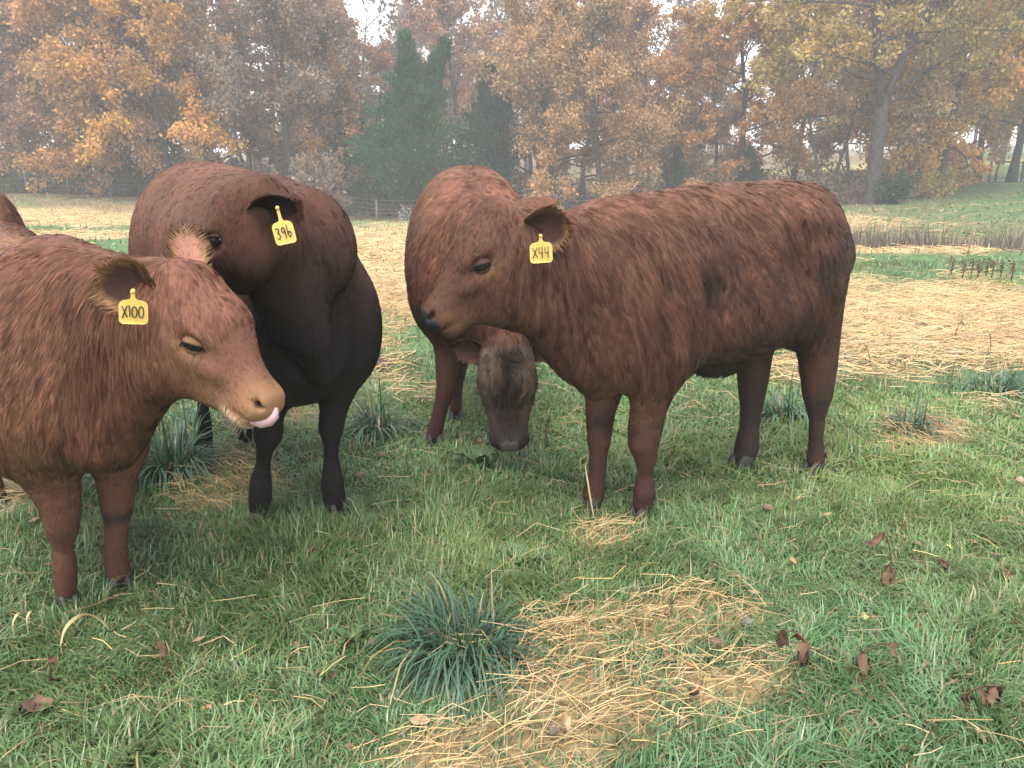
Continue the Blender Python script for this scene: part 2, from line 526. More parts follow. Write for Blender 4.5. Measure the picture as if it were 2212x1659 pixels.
class Head:
    """poll point A, muzzle point B, dorsal direction U"""
    def __init__(s, A, B, U):
        s.A, s.B = np.asarray(A, float), np.asarray(B, float)
        s.L = np.linalg.norm(s.B - s.A)
        s.F = unit(s.B - s.A); s.U = unit(np.asarray(U, float) - s.F * (np.asarray(U, float) @ s.F)); s.Y = np.cross(s.U, s.F)   # Y = the animal's left
        s.axes = np.array([s.F, s.Y, s.U])
    def p(s, x, y, z): return s.A + s.L * (s.F * x + s.Y * y + s.U * z)
    def prims(s, col, muzzle, pale, fur, curl=0.4, flow=None, dome=0.0, wid=1.0, kk=0.05, mw=1.0, tuft=1.0):
        L = s.L; st = HEAD_PROFILE * L
        st[:, 3] *= wid * np.where(HEAD_PROFILE[:, 0] > 0.6, mw, 1.0)
        st[:, 1] += dome * L * np.exp(-((HEAD_PROFILE[:, 0] - 0.40) / 0.2) ** 2)
        fl = s.F * 0.75 - s.U * 0.3 - Z3 * 0.5 if flow is None else flow
        out = [loft(s.A, s.F, s.U, st, n=2.5, taper=-0.16, k=kk, col=col, fur=fur, flow=fl, curl=curl, part='head')]
        kw = dict(col=col, fur=fur * 0.7, flow=fl, curl=curl * 0.6, part='head')
        for sd in (1, -1):
            out.append(blob(s.p(0.31, sd * 0.205 * wid, 0.085), (0.12 * L, 0.06 * L, 0.045 * L), s.axes, k=0.022, **kw))      # brow
            out.append(blob(s.p(0.46, sd * 0.185 * wid, -0.06), (0.13 * L, 0.04 * L, 0.045 * L), s.axes, k=0.03, **kw))   # cheek bone
            out.append(blob(s.p(0.22, sd * 0.19 * wid, -0.22), (0.17 * L, 0.06 * L, 0.16 * L), s.axes, k=0.05, **kw))     # jaw muscle
            out.append(blob(s.p(0.365, sd * 0.25 * wid, 0.0), (0.085 * L, 0.040 * L, 0.055 * L), s.axes, k=0.014, sub=True))   # socket
            out.append(blob(s.p(0.90, sd * 0.105, -0.07), (0.085 * L, 0.06 * L, 0.085 * L), s.axes, k=0.03, col=muzzle, fur=0.0015, flow=fl, curl=0.1, wcoat=1.6))
            out.append(blob(s.p(0.935, sd * 0.128, -0.012), (0.040 * L, 0.045 * L, 0.026 * L), s.axes, k=0.010, sub=True))     # nostril
            out.append(limb([s.p(0.90, sd * 0.16, 0.012), s.p(0.865, sd * 0.165, 0.045)], (0.016 * L, 0.008 * L), s.U, k=0.010, sub=True))
            out.append(limb([s.p(1.0, sd * 0.05, -0.125), s.p(0.90, sd * 0.155, -0.165), s.p(0.755, sd * 0.165, -0.22)], (0.020 * L, 0.020 * L, 0.012 * L), s.U, k=0.010, sub=True))  # mouth
        out.append(blob(s.p(0.955, 0, -0.05), (0.07 * L, 0.115 * L, 0.085 * L), s.axes, k=0.03, col=muzzle, fur=0.0, flow=fl, curl=0, wcoat=2.2))
        out.append(blob(s.p(0.885, 0, -0.25), (0.10 * L, 0.10 * L, 0.05 * L), s.axes, k=0.03, col=pale, fur=0.012, flow=s.F - s.U, curl=0.4, wcoat=1.8))    # chin
        if tuft: out.append(blob(s.p(-0.02, 0, 0.24), (0.10 * L, 0.13 * L, 0.07 * L), s.axes, k=0.05, col=col, fur=fur * 1.4, flow=s.F + s.U * 0.2, curl=curl * 1.5))  # poll tuft
        return out

def uv_cap(c, r, ax, theta0, theta1, nu=20, nv=8, nphi=(0, 2 * np.pi)):
    """band of a sphere between polar angles about ax[2]"""
    th = np.linspace(theta0, theta1, nv); ph = np.linspace(nphi[0], nphi[1], nu)
    TH, PH = np.meshgrid(th, ph, indexing='ij')
    P = c + r * (np.sin(TH)[..., None] * (np.cos(PH)[..., None] * ax[0] + np.sin(PH)[..., None] * ax[1]) + np.cos(TH)[..., None] * ax[2])
    V = P.reshape(-1, 3)
    i, j = np.meshgrid(np.arange(nv - 1), np.arange(nu - 1), indexing='ij')
    a = (i * nu + j).ravel()
    return V, np.stack([a, a + 1, a + nu + 1, a + nu], 1)

def make_eye(head, sd, openness, lidcol, parent, wid=1.0, tilt=-0.5):
    """eyeball, and two lids as shells rolled over it"""
    L = head.L; r = 0.076 * L
    out = unit(head.Y * sd + head.F * 0.28 + head.U * 0.12)
    c = head.p(0.362, sd * 0.225 * wid, 0.0) - out * r * 0.50
    fw = unit(head.F - head.U * tilt - out * ((head.F - head.U * tilt) @ out)); up = np.cross(out, fw) * (1 if (np.cross(out, fw) @ head.U) > 0 else -1)
    V, F = uv_cap(c, r, (fw, up, out), 0.0, 1.75, 24, 12)
    eye = obj('eye', mesh_np('eye', V, F), M_EYE, parent)
    # lids: shells hinged on the fore-aft axis
    for sgn, amt in ((1, 1 - openness), (-1, 0.80 * (1 - openness))):
        n1, n2 = 22, 9
        ph = np.linspace(-1, 1, n1)                    # along the eye
        k = np.linspace(0, 1, n2)                       # from socket rim to lid edge
        PH, K = np.meshgrid(ph, k, indexing='ij')
        reach = np.cos(PH * 1.35) ** 0.8
        edge = (1 - amt * 0.92 - 0.02)                  # 1 = fully open, 0 = at the midline
        ang = (1.45 * (1 - K) + K * (edge * 0.95 * reach + (1 - reach) * 0.05))
        R = r * (1.10 + 0.10 * (1 - K))
        x = np.sin(PH * 1.3) * 1.12
        cs = np.cos(PH * 1.3)
        P = c + R[..., None] * (x[..., None] * fw + (cs * np.sin(ang))[..., None] * up * sgn + (cs * np.cos(ang) * 0.98)[..., None] * out)
        V = P.reshape(-1, 3)
        i, j = np.meshgrid(np.arange(n1 - 1), np.arange(n2 - 1), indexing='ij')
        a = (i * n2 + j).ravel()
        Fq = np.stack([a, a + 1, a + n2 + 1, a + n2], 1)
        dark = (K.ravel() > 0.93)
        cc = np.where(dark[:, None], np.array([0.02, 0.014, 0.012])[None], np.asarray(lidcol)[None])
        me = mesh_np('eyelid', V, Fq, attrs={'col': ('POINT', 'FLOAT_COLOR', cc)})
        obj('eyelid', me, M_BODY, eye)
    # lashes on the upper lid
    if True:
        ph = np.linspace(-0.75, 0.8, 34)
        st = []
        edge = (1 - (1 - openness) * 0.92 - 0.02)
        for p_ in ph:
            reach = math.cos(p_ * 1.35) ** 0.8
            a_ = edge * 0.95 * reach + (1 - reach) * 0.05
            b = c + r * 1.1 * (math.sin(p_ * 1.3) * 1.12 * fw + math.cos(p_ * 1.3) * (math.sin(a_) * up + math.cos(a_) * out))
            d = unit(out * 0.9 - up * 0.5 + fw * p_ * 0.3 + rng.normal(0, 0.1, 3))
            st.append(np.array([b, b + d * 0.25 * r, b + d * 0.55 * r - up * 0.06 * r]))
        st = np.array(st)
        nn = np.tile(out, (len(st), 1))
        hair_object('eyelash', None, st, np.full(len(st), 0.0009), np.full(len(st), 0.0003), np.tile([0.015, 0.01, 0.008], (len(st), 1)), nn, M_COAT, eye)
    return c

def make_ear(base, tip, face, width, parent, col_out, col_in, col_rim, seed, fringe=0.03, cup=0.45, count=2600, droop=0.0, fold=0.0):
    """cupped ear from base to tip, hollow side towards 'face'; its hair is a child"""
    base, tip = np.asarray(base, float), np.asarray(tip, float)
    ax = unit(tip - base); Ln = np.linalg.norm(tip - base)
    fc = unit(np.asarray(face, float) - ax * (np.asarray(face, float) @ ax)); sd = np.cross(fc, ax)
    nt_, ns = 22, 17
    t = np.linspace(0, 1, nt_); s = np.linspace(-1, 1, ns)
    TT, SS = np.meshgrid(t, s, indexing='ij')
    wid = width * np.interp(t, [0, 0.12, 0.35, 0.6, 0.8, 0.92, 1.0], [0.30, 0.36, 0.50, 0.52, 0.42, 0.27, 0.05])[:, None]
    cupd = cup * np.interp(t, [0, 0.2, 0.6, 1], [1.5, 1.15, 0.7, 0.35])[:, None]
    ang = SS * (0.5 + cupd)
    lat = wid * np.sin(ang) / np.sin(0.5 + cupd) * 1.0
    dep = wid * (1 - np.cos(ang)) * 1.0
    dep = dep - (0.10 * width * np.sin(np.pi * TT)) + droop * Ln * TT ** 2
    P = base + ax * (TT * Ln)[..., None] + sd * lat[..., None] + fc * dep[..., None]
    Nn = unit(np.cross(np.gradient(P, axis=0), np.gradient(P, axis=1)))
    if np.mean(np.sum(Nn * fc, -1)) < 0: Nn = -Nn
    th = 0.007 * (1 - 0.6 * np.abs(SS) ** 4)[..., None]
    Pi, Po = P, P - Nn * th
    V = np.concatenate([Pi.reshape(-1, 3), Po.reshape(-1, 3)])
    i, j = np.meshgrid(np.arange(nt_ - 1), np.arange(ns - 1), indexing='ij')
    a = (i * ns + j).ravel(); o = nt_ * ns
    q = np.stack([a, a + ns, a + ns + 1, a + 1], 1)
    n0 = np.cross(V[q[0, 1]] - V[q[0, 0]], V[q[0, 2]] - V[q[0, 0]])
    if n0 @ Nn[0, 0] < 0: q = q[:, ::-1]
    F = [q, q[:, ::-1] + o]
    rim = np.concatenate([np.arange(nt_) * ns, (nt_ - 1) * ns + np.arange(1, ns), (np.arange(nt_ - 2, -1, -1)) * ns + ns - 1])
    F.append(np.stack([rim[:-1], rim[1:], rim[1:] + o, rim[:-1] + o], 1))
    Fq = np.concatenate(F)
    colv = np.concatenate([np.tile(col_in, (nt_ * ns, 1)), np.tile(col_out, (nt_ * ns, 1))]).astype(float)
    edge = np.clip((np.abs(SS) - 0.62) / 0.3, 0, 1).ravel(); edge = np.maximum(edge, np.clip((TT.ravel() - 0.84) / 0.12, 0, 1))
    colv[:o] = colv[:o] * (1 - edge[:, None]) + np.asarray(col_rim) * edge[:, None]
    colv[o:] = colv[o:] * (1 - 0.5 * edge[:, None]) + np.asarray(col_rim) * 0.5 * edge[:, None]
    ear = obj('ear', mesh_np('ear', V, Fq, attrs={'col': ('POINT', 'FLOAT_COLOR', colv)}), M_BODY, parent)
    Nv = np.concatenate([Nn.reshape(-1, 3), -Nn.reshape(-1, 3)])
    latdir = unit(sd[None] * np.sign(SS.ravel())[:, None] * np.abs(SS.ravel())[:, None] ** 2 + ax * 0.8)
    furl = np.concatenate([0.006 + fringe * 0.9 * edge + 0.012 * (TT.ravel() < 0.3), 0.010 + fringe * 0.7 * edge])
    flow = np.concatenate([latdir, latdir])
    X, c, nn, L = grow(V, Fq, Nv, colv, furl, flow, np.full(len(V), 0.25), count, seed, lift=0.28, clump=0.35, steps=4)
    hair_object('ear_hair', None, X, 0.0010 + 0 * L, 0.0003 + 0 * L, c, nn, M_COAT, ear)
    return P, Nn, ear

STROKES = {
    'X': [[(0.0, 1.0), (1.0, 0.0)], [(1.0, 1.05), (0.0, -0.05)]],
    "'": [[(0.3, 1.1), (0.6, 0.1)]],
    '0': [[(0.5 + 0.48 * math.sin(a), 0.5 + 0.5 * math.cos(a)) for a in np.linspace(0.2, 2 * math.pi + 0.3, 18)]],
    '4': [[(0.1, 1.05), (0.05, 0.42), (0.95, 0.48)], [(0.75, 1.1), (0.72, -0.1)]],
    '3': [[(0.05, 0.92), (0.45, 1.02), (0.8, 0.85), (0.65, 0.62), (0.35, 0.55), (0.72, 0.45), (0.85, 0.2), (0.55, -0.02), (0.1, 0.05)]],
    '9': [[(0.85, 0.8), (0.5, 1.02), (0.12, 0.82), (0.2, 0.55), (0.55, 0.5), (0.85, 0.78), (0.85, 0.3), (0.8, -0.05)]],
    '6': [[(0.15, 1.2), (0.1, 0.3), (0.4, 0.0), (0.8, 0.12), (0.85, 0.42), (0.5, 0.55), (0.15, 0.32)]],
}
def make_tag(hang, down, face, size, text, parent, neck=0.3, roll=0.0, sub='ear_tag'):
    """yellow plastic plate hanging from point 'hang' along 'down', printed side towards 'face'"""
    hang = np.asarray(hang, float); dn = unit(down)
    fc = unit(np.asarray(face, float) - dn * (np.asarray(face, float) @ dn))
    rt = np.cross(fc, dn)
    w, hgt = size
    nk = neck * hgt
    # outline (x to the reader's right, y up from the plate's centre)
    o = []
    r = 0.16
    for cx, cy, a0 in ((0.5 - r, -0.5 + r, -90), (0.5 - 1.6 * r, 0.5 - 1.6 * r, 0), (-0.5 + 1.6 * r, 0.5 - 1.6 * r, 90), (-0.5 + r, -0.5 + r, 180)):
        rr = r if cy < 0 else 1.6 * r
        for a in np.radians(np.linspace(a0, a0 + 90, 7)): o.append((cx + rr * math.cos(a), cy + rr * math.sin(a)))
    o = np.array(o)
    ii = 13     # end of top right corner: insert neck
    nkpts = np.array([(0.13, 0.53), (0.075, 0.62), (0.07, 0.5 + neck), (-0.07, 0.5 + neck), (-0.075, 0.62), (-0.13, 0.53)])
    o = np.concatenate([o[:ii + 1], nkpts, o[ii + 1:]])
    cen = hang + dn * (nk + hgt * 0.5)
    bend = lambda x, y: 0.05 * w * (x * 2) ** 2
    def pt(x, y, off): return cen + rt * (x * w) - dn * (y * hgt) + fc * (off - bend(x, y))
    th = 0.0016
    V = [pt(x, y, th) for x, y in o] + [pt(x, y, -th) for x, y in o]
    n = len(o)
    me = bpy.data.meshes.new('ear_tag')
    faces = [list(range(n)), list(range(2 * n - 1, n - 1, -1))] + [[i, i + n, (i + 1) % n + n, (i + 1) % n] for i in range(n)]
    me.from_pydata([tuple(v) for v in V], [], faces); me.update()
    t = obj(sub, me, M_TAG, parent)
    # stud
    a = np.linspace(0, 1, 5)
    Vt, Ft = tube([hang - dn * 0.004 - fc * 0.012, hang - dn * 0.004 + fc * 0.006], [0.0055, 0.0055], 10)
    obj('stud', mesh_np('stud', Vt, Ft), M_TAG, t)
    # handwriting
    if text:
        parts = []
        nch = len(text); cw = 0.72 / sum(0.45 if ch == "'" else 1 for ch in text)
        x0 = -0.40
        for ci, ch in enumerate(text):
            wch = cw * (0.45 if ch == "'" else 1.0)
            for stroke in STROKES[ch]:
                s_ = np.array(stroke); 
                # subdivide
                q = []
                for a_, b_ in zip(s_[:-1], s_[1:]):
                    for k_ in np.linspace(0, 1, 4)[:-1]: q.append(a_ * (1 - k_) + b_ * k_)
                q.append(s_[-1]); q = np.array(q)
                pts = [pt(x0 + (0.08 + 0.84 * u) * wch, -0.22 + 0.47 * v, th + 0.0007) for u, v in q]
                parts.append(tube(pts, [0.0014] * len(pts), 5))
            x0 += wch * 1.10
        V, F = join(parts)
        obj('lettering', mesh_np('lettering', V, F), M_INK, t)
    return t

def make_hoof(foot, fwd, size, parent, col=None):
    """two claws side by side under the pastern"""
    fwd = unit([fwd[0], fwd[1], 0]); lat = np.cross(Z3, fwd)
    parts = []
    for sd in (1, -1):
        rings = []
        for z, sc, adv in ((0.0, 1.0, 0.30), (0.25, 0.98, 0.22), (0.6, 0.86, 0.08), (0.95, 0.72, -0.08), (1.15, 0.5, -0.14)):
            a = np.linspace(0, 2 * np.pi, 14, endpoint=False)
            # pointed towards the front inside
            x = np.cos(a) * (0.62 + 0.16 * np.cos(a)) * sc + adv
            y = np.sin(a) * 0.40 * sc + sd * 0.42 + 0.08 * sd * (-np.cos(a) * 0.6)
            rings.append(np.stack([x, y, np.full_like(a, z)], 1))
        R = np.concatenate(rings)
        n = 14; m = len(rings); i = np.arange(n); j = (i + 1) % n
        F = np.concatenate([np.stack([k * n + i, k * n + j, (k + 1) * n + j, (k + 1) * n + i], 1) for k in range(m - 1)])
        top = np.array([[0, sd * 0.42, 1.2]])
        V = np.concatenate([R, top])
        Ft = np.stack([(m - 1) * n + i, (m - 1) * n + j, np.full(n, len(R))], 1)
        V = foot + size * (V[:, :1] * fwd + V[:, 1:2] * lat * 0.95 + V[:, 2:] * Z3)
        parts.append((V, [F, Ft]))
    for sd in (1, -1):      # dewclaws
        q = foot - fwd * size * 0.60 + lat * sd * size * 0.34 + Z3 * size * 1.60
        parts.append(tube(np.array([q + fwd * size * 0.3, q, q - Z3 * size * 0.35 - fwd * size * 0.12]), np.array([0.22, 0.24, 0.10]) * size, 7))
    V, F = join(parts)
    return obj('hoof', mesh_np('hoof', V, F), M_HOOF, parent)

def leg_from_pixels(rows, Y0, Y1, lat, squash=0.9, z_foot=None, **kw):
    """rows (left px, right px, py) from top to bottom; depth from Y1 at the top row to Y0 at the foot"""
    rows = np.asarray(rows, float)
    ys = rows[:, 2]; t = (ys - ys[0]) / (ys[-1] - ys[0])
    pts, rad = [], []
    for (a, b, y), k in zip(rows, t):
        Yd = Y1 + (Y0 - Y1) * min(1.0, k * 1.0)
        p = W((a + b) / 2, y, Yd)
        q = W(b, y, Yd)
        pts.append(p); rad.append(abs(q[0] - p[0]))
    return np.array(pts), np.array(rad)

def finish_cow(name, label, base, prims, h, count, seed, group=None, lock=0.028, clump=0.65, lift=0.35, rad=0.0012, tone=None):
    """wrap the solids, comb the coat. Everything is stored relative to the Empty at the feet"""
    root = empty(name, base)
    tag(root, label, 'cow', group)
    V, F = solid(prims, h)
    N = vertex_normals(V, F)
    col, fur, flow, curl = coat_fields(prims, V)
    if tone is not None: col, fur = tone(V, N, col, fur)
    wob = 1 + 0.16 * fbm(V, 5.0, seed, 3)[:, None]
    col = np.clip(col * wob, 0.003, 0.9)
    me = mesh_np('body', V - base, F, attrs={'col': ('POINT', 'FLOAT_COLOR', col * 0.88)})
    body = obj('body', me, M_BODY, root)
    if count and 'nofur' not in QUICK:
        X, c, nn, L = grow(V, F, N, col, fur, flow, curl, count, seed, lock=lock, clump=clump, lift=lift)
        hair_object('coat', None, X - base, rad + 0 * L, rad * 0.3 + 0 * L, c, nn, M_COAT, root)
    return root
def settle(root):
    """child meshes were written in world metres: move them under the Empty"""
    loc = np.array(root.location)
    for ch in root.children:
        if ch.name.split('.')[0] in ('body', 'coat'): continue
        ch.location = Vector(ch.location) - Vector(loc)
RED = np.array([0.144, 0.064, 0.040]); DEEP = np.array([0.090, 0.042, 0.032]); BLACK = np.array([0.014, 0.0105, 0.0100]); TAN = np.array([0.32, 0.170, 0.085])
def sstep(a, b, x):
    t = np.clip((x - a) / (b - a), 0, 1); return t * t * (3 - 2 * t)
def mix(a, b, t): return a + (b - a) * np.asarray(t)[..., None]
def plane_sz(px, py, O, F):
    """where the sight line meets the animal's upright middle plane: distance forward, height"""
    d = ray(px, py); L = np.array([-F[1], F[0], 0])
    o = np.array([0, 0, CAM_H])
    t = ((O - o) @ L) / (d @ L)
    p = o + d * t
    return (p - O) @ F, p[2]
def add_legs(prims, legs, F, root_info, col, squash, flow=(0, 0, -1)):
    for lg in legs:
        pts, rad = lg['pts'], lg['rad']
        prims.append(limb(pts, [(r, r * squash) for r in rad] if lg.get('sq') is None else [(r, r * lg['sq']) for r in rad], np.array([-F[1], F[0], 0]), k=lg.get('k', 0.05), col=lg.get('col', col), fur=lg.get('fur', 0.006), flow=flow, curl=0.25, part='leg'))
def foot_legs(rows, Y0, Y1=None, **kw):
    pts, rad = leg_from_pixels(rows, Y0, Y0 if Y1 is None else Y1, None)
    m = len(rad); low = np.arange(m) >= 2
    mean = rad[2:].mean()
    rad = np.where(low, rad * (rad / mean) ** 0.12, rad) - np.where(low, 0.002, 0)
    foot, fr = pts[-1].copy(), rad[-1]
    keep = pts[:, 2] > 0.095
    pts, rad = pts[keep], rad[keep]
    end = foot.copy(); end[2] = 0.06
    pts = np.concatenate([pts, [end]]); rad = np.append(rad, fr * 0.90)
    return dict(pts=pts, rad=rad, foot=np.array([foot[0], foot[1], 0.0]), hoof=fr * 1.30, **kw)

# ------------------------------------------------------------------ the shaggy red steer on the right, tag X44
def cow_x44():
    RED = globals()['RED'] * np.array([0.86, 0.90, 0.95])
    F = unit([-0.857, -0.515, 0]); Lf = np.array([-F[1], F[0], 0])
    O = np.array([0.445, 3.09, 0.0])
    top = np.array([plane_sz(x, y, O, F) for x, y in [(1210, 520), (1245, 470), (1280, 450), (1340, 432), (1410, 418), (1450, 407), (1530, 396), (1610, 392), (1685, 390), (1735, 393), (1768, 412), (1782, 490)]])
    bot = np.array([plane_sz(x, y, O, F) for x, y in [(1225, 755), (1250, 805), (1285, 832), (1340, 828), (1440, 790), (1500, 782), (1560, 780), (1610, 758), (1655, 725), (1705, 690), (1755, 620), (1782, 560)]])
    ss = np.linspace(top[0, 0], top[-1, 0], 14)
    zt = np.interp(-ss, -top[:, 0], top[:, 1]); zb = np.interp(-ss, -bot[:, 0], bot[:, 1])
    hw = np.interp(-ss, [-0.45, -0.3, -0.15, 0.0, 0.3, 0.6, 0.85, 1.05, 1.2, 1.3], [0.10, 0.15, 0.20, 0.23, 0.27, 0.285, 0.25, 0.20, 0.15, 0.09])
    st = np.stack([ss, zt, zb, hw], 1)
    back = -F * 0.55 - Z3 * 0.75
    P = [loft(O, F, Z3, st, n=2.35, taper=0.10, k=0.07, col=RED, fur=0.030, flow=back, curl=0.85, part='torso')]
    # neck
    P.append(limb([W(1345, 610, 3.02), W(1235, 600, 2.93), W(1125, 565, 2.84)], [(0.29, 0.19), (0.235, 0.155), (0.185, 0.125)], Lf, k=0.08, col=RED, fur=0.038, flow=-Z3 * 1.0 - F * 0.25, curl=0.30, part='neck'))
    # brisket and throat
    P.append(blob(W(1285, 790, 2.98), (0.08, 0.10, 0.12), k=0.08, col=RED * 1.15, fur=0.035, flow=-Z3, curl=0.3))
    P.append(limb([W(1085, 660, 2.80), W(1165, 665, 2.83), W(1245, 770, 2.92)], [0.065, 0.09, 0.09], Lf, k=0.08, col=RED, fur=0.03, flow=-Z3, curl=0.3))
    # shoulder, ribs, thigh
    P.append(blob(O + Lf * 0.175 - F * 0.03 + Z3 * 0.80, (0.17, 0.10, 0.24), np.array([F, Lf, Z3]), k=0.09, col=RED, fur=0.042, flow=-Z3 * 0.9 - F * 0.3, curl=0.4))
    P.append(blob(O - Lf * 0.175 - F * 0.03 + Z3 * 0.80, (0.17, 0.10, 0.24), np.array([F, Lf, Z3]), k=0.09, col=RED, fur=0.042, flow=-Z3 * 0.9 - F * 0.3, curl=0.4))
    for sd in (1, -1):
        P.append(blob(O + Lf * 0.125 * sd - F * 0.93 + Z3 * 0.90, (0.17, 0.11, 0.28), np.array([F, Lf, Z3]), k=0.09, col=RED * 0.95, fur=0.034, flow=-Z3 * 0.9 - F * 0.3, curl=0.6))
    for sd in (1, -1):      # hip bone, flank hollow, hollow behind the shoulder
        P.append(blob(O + Lf * 0.185 * sd - F * 0.80 + Z3 * 1.21, (0.08, 0.05, 0.05), np.array([F, Lf, Z3]), k=0.06, col=RED, fur=0.03, flow=back, curl=0.9))
        P.append(blob(O + Lf * 0.345 * sd - F * 0.70 + Z3 * 1.02, (0.11, 0.085, 0.13), np.array([F, Lf, Z3]), k=0.09, sub=True))
        P.append(blob(O + Lf * 0.33 * sd - F * 0.25 + Z3 * 0.90, (0.06, 0.085, 0.20), np.array([F, Lf, Z3]), k=0.08, sub=True))
    # belly tuft and sheath
    P.append(blob(O - F * 0.54 + Z3 * 0.575, (0.12, 0.05, 0.04), np.array([F, Lf, Z3]), k=0.08, col=BLACK * 2.5, fur=0.035, flow=-Z3, curl=0.9))
    legs = [
        foot_legs([(1352, 1468, 770), (1366, 1446, 850), (1357, 1431, 924), (1356, 1424, 955), (1370, 1419, 992), (1376, 1411, 1024), (1367, 1417, 1063), (1360, 1417, 1095), (1362, 1414, 1112)], 3.04, 2.97),
        foot_legs([(1262, 1350, 830), (1265, 1330, 885), (1267, 1322, 937), (1268, 1320, 955), (1272, 1314, 978), (1270, 1310, 1024), (1258, 1311, 1066), (1252, 1310, 1084), (1254, 1308, 1094)], 3.14, 3.16),
        foot_legs([(1690, 1815, 620), (1712, 1814, 690), (1722, 1810, 735), (1729, 1806, 790), (1734, 1798, 850), (1746, 1783, 905), (1746, 1779, 950), (1738, 1784, 985), (1735, 1784, 1008), (1737, 1782, 1016)], 3.56, 3.50),
        foot_legs([(1580, 1690, 690), (1592, 1667, 765), (1593, 1660, 817), (1598, 1648, 880), (1596, 1640, 925), (1586, 1640, 965), (1578, 1636, 990), (1580, 1634, 1000)], 3.64, 3.68),
    ]
    def legcol(Vv):
        n = fbm(Vv, 9, 3, 2)
        c = mix(RED * 0.72, DEEP * 0.7, sstep(0.34, 0.14, Vv[:, 2] + 0.05 * n))
        knee = np.exp(-((Vv[:, 2] - 0.40) / 0.055) ** 2) * (Vv[:, 1] < 3.35)
        return mix(c, BLACK * 1.6, np.clip(knee * 0.7 * sstep(-0.25, 0.25, fbm(Vv, 22, 9, 2)) + 0.12 * n, 0, 1))
    for l_ in legs: l_['col'] = legcol
    add_legs(P, legs, F, None, RED, 1.0)
    hd = Head(W(1098, 500, 2.82), W(915, 688, 2.76), W(1098 - 72, 497 - 69, 2.80) - W(1098, 497, 2.82))
    P += hd.prims(RED * 0.92, RED * 0.6, TAN * 0.42, 0.016, curl=0.35)
    # tail
    P.append(limb([O - F * 1.06 + Z3 * 1.18, O - F * 1.15 + Z3 * 1.0, O - F * 1.15 + Z3 * 0.7, O - F * 1.12 + Z3 * 0.5], [0.035, 0.028, 0.022, 0.03], Lf, k=0.04, col=RED * 0.8, fur=0.04, flow=-Z3, curl=0.2))
    def tone(V, N, col, fur):
        s = (V - O) @ F; lat = (V - O) @ Lf; z = V[:, 2]
        hx = ((V - hd.A) @ hd.F) / hd.L; hz = ((V - hd.A) @ hd.U) / hd.L; hy = ((V - hd.A) @ hd.Y) / hd.L
        head = (hx > -0.1) & (hx < 1.1) & (np.abs(hz) < 0.5) & (np.abs(hy) < 0.35)
        n = fbm(V, 6, 21, 3)
        # darker matted flank, belly and rear
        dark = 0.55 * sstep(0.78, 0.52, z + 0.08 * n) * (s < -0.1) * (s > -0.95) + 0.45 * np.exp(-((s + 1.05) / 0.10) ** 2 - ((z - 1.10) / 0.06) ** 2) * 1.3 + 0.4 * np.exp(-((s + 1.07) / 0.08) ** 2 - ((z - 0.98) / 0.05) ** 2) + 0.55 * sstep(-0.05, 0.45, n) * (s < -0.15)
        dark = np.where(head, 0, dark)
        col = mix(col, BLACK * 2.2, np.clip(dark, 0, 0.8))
        # tan brisket
        br = np.exp(-((s - 0.16) / 0.14) ** 2 - ((z - 0.55) / 0.09) ** 2) * ~head
        col = mix(col, TAN * 0.75, np.clip(br * 0.6, 0, 1))
        # pale ring under the eye, tan upper lip
        e = np.exp(-((hx - 0.33) / 0.10) ** 2 - ((hz + 0.07) / 0.05) ** 2) * head
        col = mix(col, TAN * 0.62, np.clip(e * 0.75, 0, 1))
        lip = np.exp(-((hx - 0.86) / 0.08) ** 2 - ((hz + 0.12) / 0.06) ** 2) * head
        col = mix(col, TAN * 0.5, np.clip(lip * 0.8, 0, 1))
        nose = sstep(0.925, 0.955, hx) * sstep(-0.16, -0.12, hz) * head
        col = mix(col, np.array([0.028, 0.027, 0.030]), nose)
        sun = sstep(1.18, 1.30, z) * ~head  # light on the back, put into the coat as a paler red
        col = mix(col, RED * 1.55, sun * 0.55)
        fur = np.where(head & (hx > 0.5), np.minimum(fur, 0.008), fur)
        return col, fur
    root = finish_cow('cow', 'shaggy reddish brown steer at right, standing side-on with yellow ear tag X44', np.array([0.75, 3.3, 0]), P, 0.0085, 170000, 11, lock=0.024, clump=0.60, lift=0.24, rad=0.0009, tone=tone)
    for l_, rows in zip(legs, (0, 1, 2, 3)):
        make_hoof(l_['foot'] + F * 0.005, F, l_['hoof'], root)
    make_eye(hd, 1, 0.16, RED * 0.55, root)
    make_eye(hd, -1, 0.16, RED * 0.55, root)
    toc = unit(np.array([0, 0, CAM_H]) - hd.A)
    Pn, Nn, ear = make_ear(hd.p(-0.10, 0.17, -0.06), W(1228, 490, 2.72), toc * 0.9 - Z3 * 0.30 - hd.F * 0.1, 0.135, root, RED * 0.9, RED * 0.55, TAN * 0.72, 31, fringe=0.026, cup=0.55)
    make_ear(hd.p(-0.06, -0.16, 0.10), W(1198, 436, 3.02), hd.F * 0.6 - Z3 * 0.5 + np.array([0, 0.6, 0]), 0.115, root, RED * 1.0, RED * 0.6, TAN * 0.8, 32, fringe=0.02, cup=0.55)
    make_tag(W(1168, 512, 2.66), np.array([0.05, 0.0, -1.0]), toc + np.array([0.15, 0, 0]), (0.077, 0.068), "X44", root, neck=0.26)
    settle(root)
    return root

